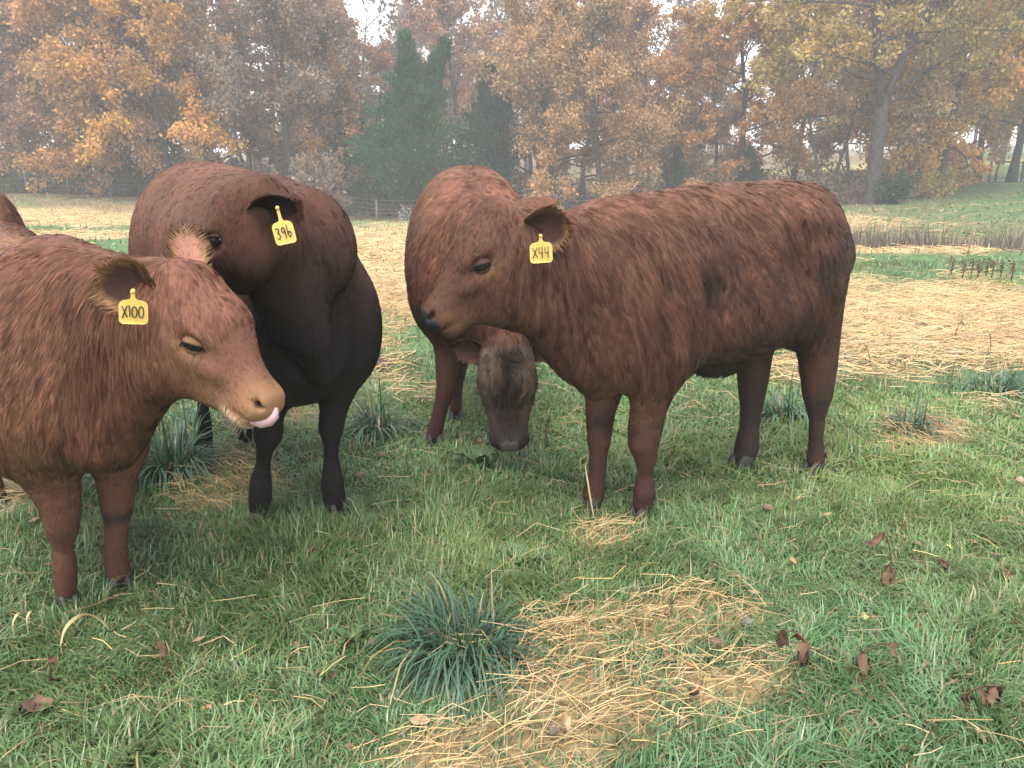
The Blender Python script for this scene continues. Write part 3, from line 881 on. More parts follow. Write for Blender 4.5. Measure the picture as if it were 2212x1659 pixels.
# ------------------------------------------------------------------ the red calf in front at left, tag X00, licking its nose
def cow_x00():
    F = unit([0.647, -0.762, 0]); Lf = np.array([-F[1], F[0], 0])
    O = np.array([-1.43, 2.41, 0.0])
    st = [(-1.42, 0.98, 0.80, 0.08), (-1.32, 1.12, 0.66, 0.17), (-1.15, 1.20, 0.55, 0.23), (-0.9, 1.205, 0.47, 0.265), (-0.6, 1.165, 0.44, 0.275), (-0.3, 1.145, 0.45, 0.262), (-0.05, 1.165, 0.48, 0.225), (0.12, 1.13, 0.495, 0.18), (0.26, 1.03, 0.54, 0.14), (0.36, 0.90, 0.60, 0.09)]
    P = [loft(O, F, Z3, st, n=2.3, taper=0.10, k=0.07, col=RED * 1.15, fur=0.030, flow=-F * 0.6 - Z3 * 0.7, curl=0.45)]
    P.append(limb([W(150, 690, 2.42), W(265, 705, 2.22), W(365, 690, 2.10)], [(0.245, 0.175), (0.205, 0.14), (0.165, 0.11)], Lf, k=0.08, col=RED * 1.12, fur=0.042, flow=-Z3 * 1.0 - F * 0.35, curl=0.22))
    P.append(blob(W(232, 880, 2.24), (0.10, 0.11, 0.12), k=0.08, col=RED * 1.0, fur=0.03, flow=-Z3, curl=0.3))
    P.append(limb([W(345, 800, 2.08), W(290, 885, 2.16), W(248, 955, 2.24)], [0.065, 0.07, 0.07], Lf, k=0.07, col=RED * 1.1, fur=0.022, flow=-Z3, curl=0.25))
    for sd in (1, -1):
        P.append(blob(O + Lf * 0.165 * sd - F * 0.0 + Z3 * 0.72, (0.15, 0.09, 0.22), np.array([F, Lf, Z3]), k=0.09, col=RED * 1.15, fur=0.03, flow=-Z3 - F * 0.3, curl=0.4))
        P.append(blob(O + Lf * 0.14 * sd - F * 1.08 + Z3 * 0.80, (0.19, 0.10, 0.25), np.array([F, Lf, Z3]), k=0.09, col=RED * 1.15, fur=0.03, flow=-Z3 - F * 0.3, curl=0.5))
    legs = [
        foot_legs([(25, 160, 900), (42, 158, 960), (60, 160, 1020), (80, 170, 1070), (92, 172, 1100), (100, 168, 1143), (114, 158, 1183), (115, 166, 1220), (114, 174, 1255), (116, 178, 1290), (122, 174, 1304)], 2.35, 2.30),
        foot_legs([(200, 310, 970), (212, 292, 1036), (219, 285, 1095), (226, 279, 1128), (225, 275, 1160), (223, 275, 1190), (222, 287, 1233), (226, 290, 1256), (230, 288, 1266)], 2.47, 2.44),
    ]
    hf = [O - F * 1.12 - Lf * 0.13, O - F * 1.0 + Lf * 0.14]
    for f in hf:
        legs.append(dict(pts=np.array([f + Z3 * 0.72 + F * 0.02, f + Z3 * 0.52 + F * 0.04, f + Z3 * 0.40 - F * 0.06, f + Z3 * 0.22 - F * 0.04, f + Z3 * 0.11 - F * 0.02, f + Z3 * 0.04 + F * 0.01]), rad=np.array([0.12, 0.085, 0.055, 0.036, 0.045, 0.05])))
    def legcol(Vv):
        n = fbm(Vv, 9, 5, 2)
        c = mix(RED * 0.86, RED * 0.70, sstep(0.3, 0.1, Vv[:, 2] + 0.05 * n))
        knee = np.exp(-((Vv[:, 2] - 0.285) / 0.022) ** 2)
        return mix(c, BLACK * 2.0, np.clip(knee * 0.75 * sstep(-0.3, 0.3, n), 0, 1))
    for l_ in legs: l_['col'] = legcol; l_['fur'] = 0.006
    add_legs(P, legs, F, None, RED, 1.0)
    hd = Head(W(385, 652, 2.09), W(596, 878, 2.02), W(385 + 73, 652 - 68, 2.07) - W(385, 652, 2.09))
    P += hd.prims(RED * 1.30, TAN * 0.70, TAN * 0.95, 0.017, curl=0.30, dome=0.065)
    P.append(limb([W(120, 868, 2.27), W(205, 850, 2.20), W(285, 785, 2.12)], [0.05, 0.06, 0.05], Lf, k=0.035, col=RED * 0.95, fur=0.075, flow=-Z3 - F * 0.2, curl=0.25))
    def tone(V, N, col, fur):
        hx = ((V - hd.A) @ hd.F) / hd.L; hz = ((V - hd.A) @ hd.U) / hd.L; hy = ((V - hd.A) @ hd.Y) / hd.L
        head = (hx > -0.1) & (hx < 1.1) & (np.abs(hz) < 0.5) & (np.abs(hy) < 0.35)
        e = np.exp(-((hx - 0.34) / 0.10) ** 2 - ((hz + 0.07) / 0.055) ** 2) * head
        col = mix(col, TAN * 0.80, np.clip(e * 0.8, 0, 1))
        lip = sstep(0.78, 0.9, hx) * head
        col = mix(col, TAN * 0.80, lip * 0.7)
        ch = sstep(0.72, 0.80, hx) * sstep(-0.19, -0.23, hz) * head
        col = mix(col, np.array([0.50, 0.34, 0.22]), ch)
        fur = np.where(head & (hx > 0.45), np.minimum(fur, 0.007), fur)
        fur = np.where(head & (hx > 0.93), 0.0, fur)
        nost = np.exp(-((hx - 0.925) / 0.035) ** 2 - ((hz + 0.012) / 0.025) ** 2) * sstep(0.135, 0.11, np.abs(hy)) * head
        col = mix(col, BLACK * 1.5, np.clip(nost * 1.3, 0, 1))
        # deep folds of the chest are plain short haired
        s = (V - O) @ F
        br = np.exp(-((s - 0.20) / 0.10) ** 2 - ((V[:, 2] - 0.58) / 0.09) ** 2) * ~head
        col = mix(col, TAN * 0.7, np.clip(br * 0.5, 0, 1))
        # lit top of the loin, painted into the coat colour as tan
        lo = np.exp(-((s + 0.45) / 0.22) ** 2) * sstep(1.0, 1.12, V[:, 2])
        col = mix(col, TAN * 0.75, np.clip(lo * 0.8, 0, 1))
        fur = np.where((s > -1.35) & (s < -0.75) & (V[:, 2] > 0.9), fur * 1.3, fur)
        return col, fur
    root = finish_cow('cow', 'red calf in front at left licking its nose, yellow ear tag X00', np.array([-1.75, 2.8, 0]), P, 0.008, 170000, 12, lock=0.02, clump=0.50, lift=0.22, rad=0.0008, tone=tone)
    for l_ in legs:
        f = l_.get('foot', l_['pts'][-1] * np.array([1, 1, 0]))
        make_hoof(f + F * 0.005, F, l_.get('hoof', 0.055), root)
    make_eye(hd, -1, 0.10, TAN * 0.55, root)
    make_eye(hd, 1, 0.10, TAN * 0.55, root)
    toc = unit(np.array([0, 0, CAM_H]) - hd.A)
    make_ear(hd.p(-0.10, -0.18, -0.04), W(222, 588, 1.99), toc * 0.9 - Z3 * 0.45 - hd.F * 0.2, 0.125, root, RED * 1.15, DEEP * 0.8, TAN * 0.9, 41, fringe=0.030, cup=0.55)
    make_ear(hd.p(-0.07, 0.16, 0.11), W(398, 497, 2.24), toc + hd.F * 0.3, 0.074, root, RED * 1.0, np.array([0.30, 0.14, 0.095]), TAN * 0.75, 42, fringe=0.022, cup=0.35)
    make_tag(W(287, 633, 1.93), np.array([-0.10, 0.0, -1.0]), toc + np.array([-0.05, 0, -0.1]), (0.066, 0.060), "X'00", root, neck=0.30)
    tg = W(404, 571, 2.20)
    make_tag(tg, np.array([0.15, 0.0, 1.0]), toc, (0.020, 0.020), "", root, neck=0.05)
    # tongue curling up over the nose
    pts = [hd.p(0.86, -0.06, -0.165), hd.p(0.95, -0.075, -0.165), hd.p(1.02, -0.07, -0.125), hd.p(1.05, -0.065, -0.075), hd.p(1.05, -0.06, -0.02), hd.p(1.02, -0.055, 0.03)]
    V, Fq = tube(pts, np.array([0.030, 0.040, 0.043, 0.040, 0.033, 0.012]) * hd.L, 14)
    obj('tongue', mesh_np('tongue', V, Fq), M_TONGUE, root)
    # whiskers on the chin and lips
    r = np.random.default_rng(5); st_, nn_, cc_ = [], [], []
    for i in range(170):
        x = r.uniform(0.74, 0.97); sd = -1 if r.random() < 0.8 else 1
        z = r.uniform(-0.285, -0.14); y = sd * r.uniform(0.06, 0.14)
        b = hd.p(x, y, z); d = unit(-hd.U * 0.9 + hd.F * r.uniform(-0.1, 0.6) + hd.Y * sd * 0.5 + r.normal(0, 0.25, 3) - Z3 * 0.5)
        l_ = r.uniform(0.012, 0.034); st_.append([b, b + d * l_ * 0.5, b + d * l_ - Z3 * l_ * 0.12]); nn_.append(unit(hd.Y * sd - hd.U)); cc_.append(np.array([0.55, 0.46, 0.38]) * r.uniform(0.5, 1.0))
    st_ = np.array(st_)
    hair_object('whisker', None, st_, np.full(len(st_), 0.0007), np.full(len(st_), 0.0003), np.array(cc_), np.array(nn_), M_COAT, root)
    settle(root)
    return root

# ------------------------------------------------------------------ the dark bull behind, tag 396
def cow_396():
    F = unit([0.589, -0.808, 0]); Lf = np.array([-F[1], F[0], 0])
    O = np.array([-0.895, 3.03, 0.0])
    st = [(-1.34, 1.18, 0.92, 0.08), (-1.25, 1.34, 0.76, 0.20), (-1.05, 1.43, 0.62, 0.28), (-0.75, 1.435, 0.54, 0.325), (-0.4, 1.405, 0.51, 0.345), (-0.1, 1.385, 0.50, 0.345), (0.10, 1.33, 0.52, 0.29), (0.22, 1.20, 0.56, 0.22), (0.30, 1.02, 0.64, 0.13)]
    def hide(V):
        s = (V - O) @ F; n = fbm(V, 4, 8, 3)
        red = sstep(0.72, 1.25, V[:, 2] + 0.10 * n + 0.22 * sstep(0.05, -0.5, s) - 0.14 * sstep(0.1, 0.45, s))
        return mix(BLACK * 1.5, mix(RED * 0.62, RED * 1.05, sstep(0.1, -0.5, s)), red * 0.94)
    kw = dict(col=hide, curl=0.3)
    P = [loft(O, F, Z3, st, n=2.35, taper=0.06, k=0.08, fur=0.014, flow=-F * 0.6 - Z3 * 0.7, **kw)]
    P.append(limb([O + F * 0.05 + Z3 * 1.06, W(662, 530, 2.78), W(592, 488, 2.60)], [(0.28, 0.25), (0.205, 0.17), (0.145, 0.105)], Lf, k=0.06, fur=0.016, flow=-Z3, **kw))
    P.append(limb([W(640, 620, 2.66), W(668, 730, 2.68), W(690, 808, 2.74)], [(0.11, 0.085), (0.10, 0.07), (0.07, 0.045)], Lf, k=0.045, fur=0.012, flow=-Z3, **kw))   # dewlap
    P.append(limb([W(590, 590, 2.62), W(630, 690, 2.68)], [0.10, 0.09], Lf, k=0.08, fur=0.012, flow=-Z3, **kw))
    for sd in (1, -1):
        P.append(blob(O + Lf * 0.235 * sd + F * 0.10 + Z3 * 0.82, (0.17, 0.115, 0.25), np.array([F, Lf, Z3]), k=0.05, fur=0.013, flow=-Z3, **kw))
        P.append(blob(O + Lf * 0.19 * sd - F * 1.02 + Z3 * 0.98, (0.21, 0.13, 0.28), np.array([F, Lf, Z3]), k=0.09, fur=0.013, flow=-Z3, **kw))
    legs = [
        foot_legs([(520, 640, 780), (545, 620, 860), (549, 612, 905), (548, 611, 938), (552, 592, 972), (552, 586, 1000), (538, 588, 1045), (537, 588, 1075), (534, 590, 1100), (536, 588, 1118)], 2.99, 2.94),
        foot_legs([(690, 790, 770), (697, 764, 845), (690, 748, 895), (687, 743, 926), (697, 734, 960), (698, 733, 990), (692, 744, 1045), (697, 748, 1075), (698, 752, 1098)], 3.07, 3.02),
        foot_legs([(410, 500, 720), (424, 470, 820), (426, 452, 878), (417, 460, 935), (417, 462, 965), (418, 462, 980)], 3.78, 3.80),
        foot_legs([(500, 590, 720), (505, 560, 830), (506, 548, 900), (510, 548, 940), (514, 548, 960)], 3.90, 3.90),
    ]
    for l_ in legs: l_['col'] = BLACK * 1.25; l_['fur'] = 0.006
    add_legs(P, legs, F, None, BLACK, 1.0)
    hd = Head(W(570, 446, 2.42), W(402, 598, 2.55), np.array([-0.5, 0.0, 0.8]))
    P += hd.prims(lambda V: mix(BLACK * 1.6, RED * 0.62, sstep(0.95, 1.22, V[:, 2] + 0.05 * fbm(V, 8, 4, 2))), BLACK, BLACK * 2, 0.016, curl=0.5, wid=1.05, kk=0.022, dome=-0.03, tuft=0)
    P.append(limb([O - F * 1.28 + Z3 * 1.30, O - F * 1.36 + Z3 * 1.05, O - F * 1.36 + Z3 * 0.7, O - F * 1.33 + Z3 * 0.4], [0.04, 0.03, 0.024, 0.035], Lf, k=0.04, col=BLACK * 1.4, fur=0.05, flow=-Z3, curl=0.2))
    def tone(V, N, col, fur):
        hx = ((V - hd.A) @ hd.F) / hd.L; hz = ((V - hd.A) @ hd.U) / hd.L; hy = ((V - hd.A) @ hd.Y) / hd.L
        head = (hx > -0.1) & (hx < 1.1) & (np.abs(hz) < 0.5) & (np.abs(hy) < 0.35)
        e = np.exp(-((hx - 0.33) / 0.09) ** 2 - ((hz - 0.03) / 0.07) ** 2) * head
        col = mix(col, TAN * 0.55, np.clip(e * 0.85, 0, 1))
        return col, fur
    root = finish_cow('cow', 'large dark bull with black legs, head turned aside, yellow ear tag 396', np.array([-1.2, 3.45, 0]), P, 0.0095, 120000, 13, lock=0.016, clump=0.3, lift=0.18, rad=0.0009, tone=tone)
    for l_ in legs:
        make_hoof(l_['foot'] + F * 0.01, F, l_['hoof'], root)
    make_eye(hd, 1, 0.55, DEEP * 1.0, root, wid=1.05, tilt=-0.3)
    make_eye(hd, -1, 0.55, DEEP * 1.0, root, wid=1.05, tilt=-0.3)
    toc = unit(np.array([0, 0, CAM_H]) - hd.A)
    make_ear(W(556, 458, 2.36), W(642, 437, 2.24), toc * 0.9 - Z3 * 0.25 + np.array([0.25, 0, 0]), 0.105, root, RED * 0.7, BLACK * 1.5, RED * 0.75, 51, fringe=0.014, cup=0.55)
    make_ear(hd.p(-0.08, -0.19, 0.0), hd.p(0.28, -0.33, -0.08), hd.U, 0.07, root, RED * 0.5, BLACK * 1.3, DEEP * 0.7, 52, fringe=0.014)
    make_tag(W(600, 452, 2.22), np.array([0.20, 0.0, -1.0]), toc, (0.057, 0.062), "396", root, neck=0.55)
    settle(root)
    return root

# ------------------------------------------------------------------ the red steer grazing behind
def cow_grazing():
    F = unit([0.10, -1.0, 0]); Lf = np.array([-F[1], F[0], 0])
    O = np.array([-0.19, 4.03, 0.0])
    st = [(-1.30, 1.15, 0.92, 0.08), (-1.2, 1.32, 0.76, 0.20), (-1.0, 1.40, 0.62, 0.29), (-0.7, 1.425, 0.54, 0.345), (-0.35, 1.42, 0.52, 0.355), (-0.05, 1.37, 0.54, 0.325), (0.15, 1.24, 0.56, 0.27), (0.28, 1.08, 0.60, 0.19), (0.36, 0.95, 0.66, 0.10)]
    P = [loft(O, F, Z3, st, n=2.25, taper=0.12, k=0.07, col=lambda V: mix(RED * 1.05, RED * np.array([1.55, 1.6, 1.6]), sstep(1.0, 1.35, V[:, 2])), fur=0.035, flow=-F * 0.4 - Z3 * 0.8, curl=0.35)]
    P.append(limb([O + F * 0.08 + Z3 * 1.02, W(1070, 660, 3.72), W(1092, 742, 3.62)], [(0.26, 0.19), (0.20, 0.15), (0.15, 0.12)], Lf, k=0.09, col=RED, fur=0.04, flow=-Z3, curl=0.3))
    for sd in (1, -1):
        P.append(blob(O + Lf * 0.21 * sd + F * 0.02 + Z3 * 0.84, (0.16, 0.11, 0.24), np.array([F, Lf, Z3]), k=0.09, col=RED, fur=0.035, flow=-Z3, curl=0.4))
        P.append(blob(O + Lf * 0.18 * sd - F * 0.98 + Z3 * 0.95, (0.20, 0.12, 0.27), np.array([F, Lf, Z3]), k=0.09, col=RED, fur=0.035, flow=-Z3, curl=0.4))
    legs = [
        foot_legs([(915, 1010, 660), (934, 1004, 735), (938, 997, 790), (940, 992, 826), (936, 976, 868), (930, 966, 896), (920, 964, 926), (916, 962, 948), (918, 960, 955)], 3.96, 3.96),
        foot_legs([(1080, 1180, 660), (1092, 1160, 735), (1094, 1152, 790), (1096, 1148, 826), (1100, 1138, 868), (1100, 1136, 896), (1096, 1140, 926), (1096, 1142, 944)], 4.02, 4.02),
        foot_legs([(950, 1050, 660), (968, 1020, 760), (972, 1003, 830), (970, 1000, 860), (966, 1003, 888), (968, 1002, 900)], 4.39, 4.44),
        foot_legs([(1090, 1180, 660), (1100, 1160, 740), (1106, 1142, 800), (1104, 1138, 830), (1100, 1140, 848), (1102, 1138, 856)], 4.80, 4.90),
    ]
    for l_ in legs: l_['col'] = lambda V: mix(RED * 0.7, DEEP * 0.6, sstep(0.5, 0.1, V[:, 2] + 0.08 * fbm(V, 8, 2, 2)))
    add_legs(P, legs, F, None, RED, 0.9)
    hd = Head(W(1094, 772, 3.56), W(1101, 968, 3.46), np.array([0.0, -1.0, 0.10]))
    P += hd.prims(np.array([0.038, 0.026, 0.021]), np.array([0.05, 0.04, 0.038]), np.array([0.05, 0.04, 0.035]), 0.030, curl=1.5, flow=hd.F, wid=1.22, mw=1.12)
    P.append(limb([O - F * 1.26 + Z3 * 1.28, O - F * 1.33 + Z3 * 1.05, O - F * 1.33 + Z3 * 0.7, O - F * 1.30 + Z3 * 0.45], [0.035, 0.03, 0.022, 0.03], Lf, k=0.04, col=RED * 0.8, fur=0.045, flow=-Z3, curl=0.2))
    def tone(V, N, col, fur):
        hx = ((V - hd.A) @ hd.F) / hd.L; hz = ((V - hd.A) @ hd.U) / hd.L; hy = ((V - hd.A) @ hd.Y) / hd.L
        head = (hx > -0.15) & (hx < 1.1) & (np.abs(hz) < 0.5) & (np.abs(hy) < 0.35)
        side = sstep(0.09, 0.20, np.abs(hy)) * head * sstep(0.9, 0.5, hx)
        col = mix(col, np.array([0.125, 0.086, 0.062]), np.clip(side * 0.95, 0, 1))
        fh = np.exp(-((hx - 0.12) / 0.16) ** 2) * sstep(0.02, 0.1, np.abs(hy)) * head
        col = mix(col, np.array([0.165, 0.108, 0.076]), np.clip(fh * 0.8, 0, 1))
        br = sstep(0.80, 0.95, hx) * sstep(0.06, 0.14, np.abs(hy)) * head
        col = mix(col, BLACK, br * 0.7)
        pad = sstep(0.90, 0.95, hx) * sstep(0.11, 0.07, np.abs(hy)) * head
        col = mix(col, np.array([0.115, 0.095, 0.088]), pad)
        # dark line along the back, shade in the fold behind the shoulder painted dark
        lat = (V - O) @ Lf; s = (V - O) @ F
        dl = np.exp(-(lat / 0.05) ** 2) * sstep(1.15, 1.3, V[:, 2]) * (s > -0.6)
        col = mix(col, DEEP, np.clip(dl * 0.7, 0, 1) * ~head)
        cr = np.exp(-((s + 0.16 + 0.08 * noise3(V, 5, 3)) / 0.03) ** 2) * sstep(0.6, 0.8, V[:, 2]) * sstep(1.35, 1.2, V[:, 2]) * (np.abs(lat) > 0.15)
        col = mix(col, BLACK * 2.5, np.clip(cr * 0.8, 0, 1) * ~head)
        fur = np.where(head & (hx > 0.5), np.minimum(fur, 0.010), fur)
        return col, fur
    root = finish_cow('cow', 'red steer behind the shaggy one, grazing with dark face down to the grass', np.array([-0.1, 4.4, 0]), P, 0.010, 90000, 14, lock=0.026, clump=0.55, lift=0.26, rad=0.0015, tone=tone)
    for l_ in legs:
        make_hoof(l_['foot'] + F * 0.005, F, l_['hoof'], root)
    for sd in (1, -1): make_eye(hd, sd, 0.6, np.array([0.05, 0.03, 0.02]), root, wid=1.22)
    for sd in (1, -1):
        make_ear(hd.p(-0.06, 0.18 * sd, -0.05), hd.p(-0.12, 0.58 * sd, -0.12), hd.U + hd.F * 0.6, 0.11, root, RED, DEEP, RED * 0.8, 60 + sd, fringe=0.02)
    settle(root)
    return root

# ------------------------------------------------------------------ the fifth animal: only its rump shows at the left edge
def cow_edge():
    F = unit([-0.96, 0.28, 0]); Lf = np.array([-F[1], F[0], 0])
    rump = W(-22, 430, 5.0); 
    O = np.array([rump[0], 5.0, 0]) + F * 1.18
    st = [(-1.30, 1.15, 0.92, 0.08), (-1.2, 1.27, 0.76, 0.18), (-1.0, 1.33, 0.62, 0.25), (-0.7, 1.33, 0.52, 0.30), (-0.35, 1.30, 0.49, 0.31), (-0.05, 1.30, 0.50, 0.28), (0.15, 1.22, 0.53, 0.22), (0.28, 1.08, 0.60, 0.15), (0.36, 0.95, 0.66, 0.08)]
    P = [loft(O, F, Z3, st, n=2.25, taper=0.1, k=0.07, col=lambda V: mix(RED, TAN * 0.62, sstep(1.24, 1.36, V[:, 2])), fur=0.03, flow=-F * 0.5 - Z3 * 0.8, curl=0.4)]
    P.append(limb([O + F * 0.1 + Z3 * 1.0, O + F * 0.5 + Z3 * 1.10, O + F * 0.72 + Z3 * 1.18], [(0.26, 0.18), (0.20, 0.14), (0.15, 0.11)], Lf, k=0.09, col=RED, fur=0.03, flow=-Z3, curl=0.3))
    legs = []
    for s, l in ((0.02, 0.13), (-0.04, -0.13), (-1.05, 0.14), (-1.12, -0.14)):
        f = O + F * s + Lf * l; b = 0 if s > -0.5 else 1
        legs.append(dict(pts=np.array([f + Z3 * 0.75, f + Z3 * 0.52 + F * 0.03 * b, f + Z3 * 0.38 - F * 0.06 * b, f + Z3 * 0.22 - F * 0.03 * b, f + Z3 * 0.11, f + Z3 * 0.04 + F * 0.01]), rad=np.array([0.12, 0.08, 0.056, 0.038, 0.046, 0.05])))
    add_legs(P, legs, F, None, RED * 0.7, 0.9)
    for sd in (1, -1): P.append(blob(O + Lf * 0.15 * sd - F * 1.02 + Z3 * 0.9, (0.19, 0.11, 0.26), np.array([F, Lf, Z3]), k=0.09, col=RED, fur=0.03, flow=-Z3, curl=0.4))
    hd = Head(O + F * 0.78 + Z3 * 1.22, O + F * 1.10 + Z3 * 0.93, Z3 + F)
    P += hd.prims(RED, BLACK * 3, TAN * 0.5, 0.016)
    P.append(limb([O - F * 1.25 + Z3 * 1.22, O - F * 1.32 + Z3 * 1.0, O - F * 1.32 + Z3 * 0.7, O - F * 1.29 + Z3 * 0.45], [0.035, 0.03, 0.022, 0.03], Lf, k=0.04, col=RED * 0.8, fur=0.04, flow=-Z3, curl=0.2))
    root = finish_cow('cow', 'brown cow at the left edge, only its rump showing above the calf', O - F * 0.5, P, 0.014, 40000, 15, lock=0.03, clump=0.5, lift=0.3, rad=0.0017)
    for l_ in legs:
        f = l_['pts'][-1].copy(); f[2] = 0.0
        make_hoof(f, F, 0.052, root)
    for sd in (1, -1):
        make_eye(hd, sd, 0.6, RED * 0.5, root)
        make_ear(hd.p(-0.08, 0.18 * sd, -0.03), hd.p(-0.2, 0.60 * sd, 0.0), hd.F, 0.11, root, RED, DEEP, TAN * 0.6, 70 + sd, count=800)
    settle(root)
    return root

if 'only396' in QUICK: cow_396()
elif 'nocow' not in QUICK:
    cow_x44(); cow_x00(); cow_396(); cow_grazing(); cow_edge()
# ================================================================== the pasture
def _ctrl():
    L = [(100, 20, 0.0), (-200, 40, 0.3), (100, 45, 0.2), (350, 45, 0.05), (600, 44, -0.5), (800, 20, -0.25), (800, 30, -0.65), (800, 43, -1.1), (1000, 43, -1.15), (1200, 42, -1.0), (1500, 42, -0.7),
         (1500, 20, -0.3), (1750, 40, -0.35), (1865, 38, -0.1), (2000, 38, 0.06), (2190, 47, 0.8), (2212, 38, 0.35), (2000, 18, -0.45), (1800, 18, -0.45), (2250, 18, -0.45), (2000, 24, -0.3), (2212, 25, -0.2),
         (1800, 14, -0.02), (2050, 14, -0.02), (2300, 13, 0.0), (2500, 30, 0.3), (100, 80, 1.2), (800, 80, 0.6), (1500, 80, 1.0), (1800, 75, 1.6), (2000, 75, 1.9), (2250, 75, 2.4), (1800, 95, 3.1), (2100, 95, 3.4), (1500, 110, 3.5), (800, 110, 3.0), (100, 110, 3.0),
         (100, 200, 6), (800, 200, 6), (1500, 200, 6.5), (2200, 200, 7), (-500, 100, 2), (2700, 100, 4), (1106, 320, 9), (-300, 320, 9), (2500, 320, 9)]
    P = [((px - CXP) / FPX * Y, Y, z) for px, Y, z in L]
    for y in (-6, -2, 1, 3, 5, 7, 9, 11):
        for x in np.linspace(-1.2, 1.2, 7): P.append((x * (abs(y) + 4), y, 0.0))
    return np.array(P)
_CT = _ctrl()
def ground_z(X, Y):
    X = np.asarray(X, float); Y = np.asarray(Y, float)
    sh = X.shape; x, y = X.ravel(), Y.ravel()
    out = np.empty(len(x))
    for i in range(0, len(x), 20000):
        a, b = x[i:i + 20000, None], y[i:i + 20000, None]
        sc = 1.0 / (0.12 * (np.abs(b) + 6))
        d2 = ((a - _CT[:, 0]) ** 2 + (b - _CT[:, 1]) ** 2) * sc ** 2 + 0.12
        w = d2 ** -2.2
        out[i:i + 20000] = (w * _CT[:, 2]).sum(1) / w.sum(1)
    far = sstep(8, 13, np.hypot(x, y))
    z = out * far + 0.0
    P = np.stack([x, y, x * 0], 1)
    z = z + 0.03 * fbm(P, 0.8, 91, 2) * sstep(4.8, 9, np.hypot(x, y)) 
    return z.reshape(sh)
def on_ground(px, py):
    """ground point seen at a pixel (marches the sight line down to the terrain)"""
    d = ray(px, py)
    t = 0.5
    for _ in range(4000):
        p = np.array([0, 0, CAM_H]) + d * t
        g = float(ground_z(p[0], p[1]))
        if p[2] <= g: break
        t += max(0.004 * t, (p[2] - g) * 0.3)
        if t > 400: break
    return np.array([p[0], p[1], g])

STRAW = [(2040, 730, 330, 112, 1.1), (1720, 800, 150, 45, 0.9), (842, 590, 150, 112, 1.1), (1400, 640, 400, 110, 0.9), (180, 462, 330, 22, 1.1), (180, 507, 330, 9, 0.9), (1500, 480, 500, 30, 0.8), (2030, 540, 260, 14, 0.9),
         (1985, 960, 135, 40, 0.85), (1760, 1090, 110, 16, 0.6), (2150, 900, 100, 30, 0.5), (1400, 1345, 235, 62, 1.15), (1600, 1470, 190, 55, 0.8), (1350, 1500, 240, 95, 0.8), (1120, 1610, 300, 75, 0.9), (1255, 1420, 130, 65, 0.8), (1500, 1560, 160, 50, 0.55),
         (1310, 1140, 95, 30, 0.95), (520, 1045, 150, 62, 0.85), (20, 1060, 80, 100, 0.9), (820, 770, 80, 60, 0.75), (930, 850, 90, 60, 0.5), (1700, 1600, 300, 40, 0.4), (640, 900, 120, 60, 0.5), (1500, 900, 80, 30, 0.4), (1640, 1180, 60, 14, 0.4)]
def straw_at(P):
    """how much mown straw lies at a ground point, 0..1"""
    px, py = project(P)
    P3 = np.stack([P[..., 0], P[..., 1], np.zeros_like(P[..., 0])], -1)
    sc = 1.0
    n = fbm(P3, 1.6, 5, 3) * 0.5 + fbm(P3, 0.35, 8, 3) * 0.5
    wx = fbm(P3, 1.1, 15, 3) * 0.6 + fbm(P3, 0.22, 16, 2) * 0.8; wy = fbm(P3, 1.3, 17, 3) * 0.6 + fbm(P3, 0.25, 18, 2) * 0.8
    amp = np.clip((py - 380) / 500, 0.05, 1.2)
    px = px + 120 * wx * np.clip(amp, 0.5, 1); py = py + 60 * wy * amp
    m = np.zeros(px.shape)
    for cx, cy, rx, ry, w in STRAW:
        r = np.sqrt(((px - cx) / rx) ** 2 + ((py - cy) / ry) ** 2)
        m = np.maximum(m, w * sstep(1.6, 0.35, r))
    m = m + n * 0.5
    far = P[..., 1]
    m = m + 0.12 * sstep(7, 20, far) * sstep(40, 28, far)
    return np.clip(sstep(0.20, 0.95, m), 0, 1) * 0.95

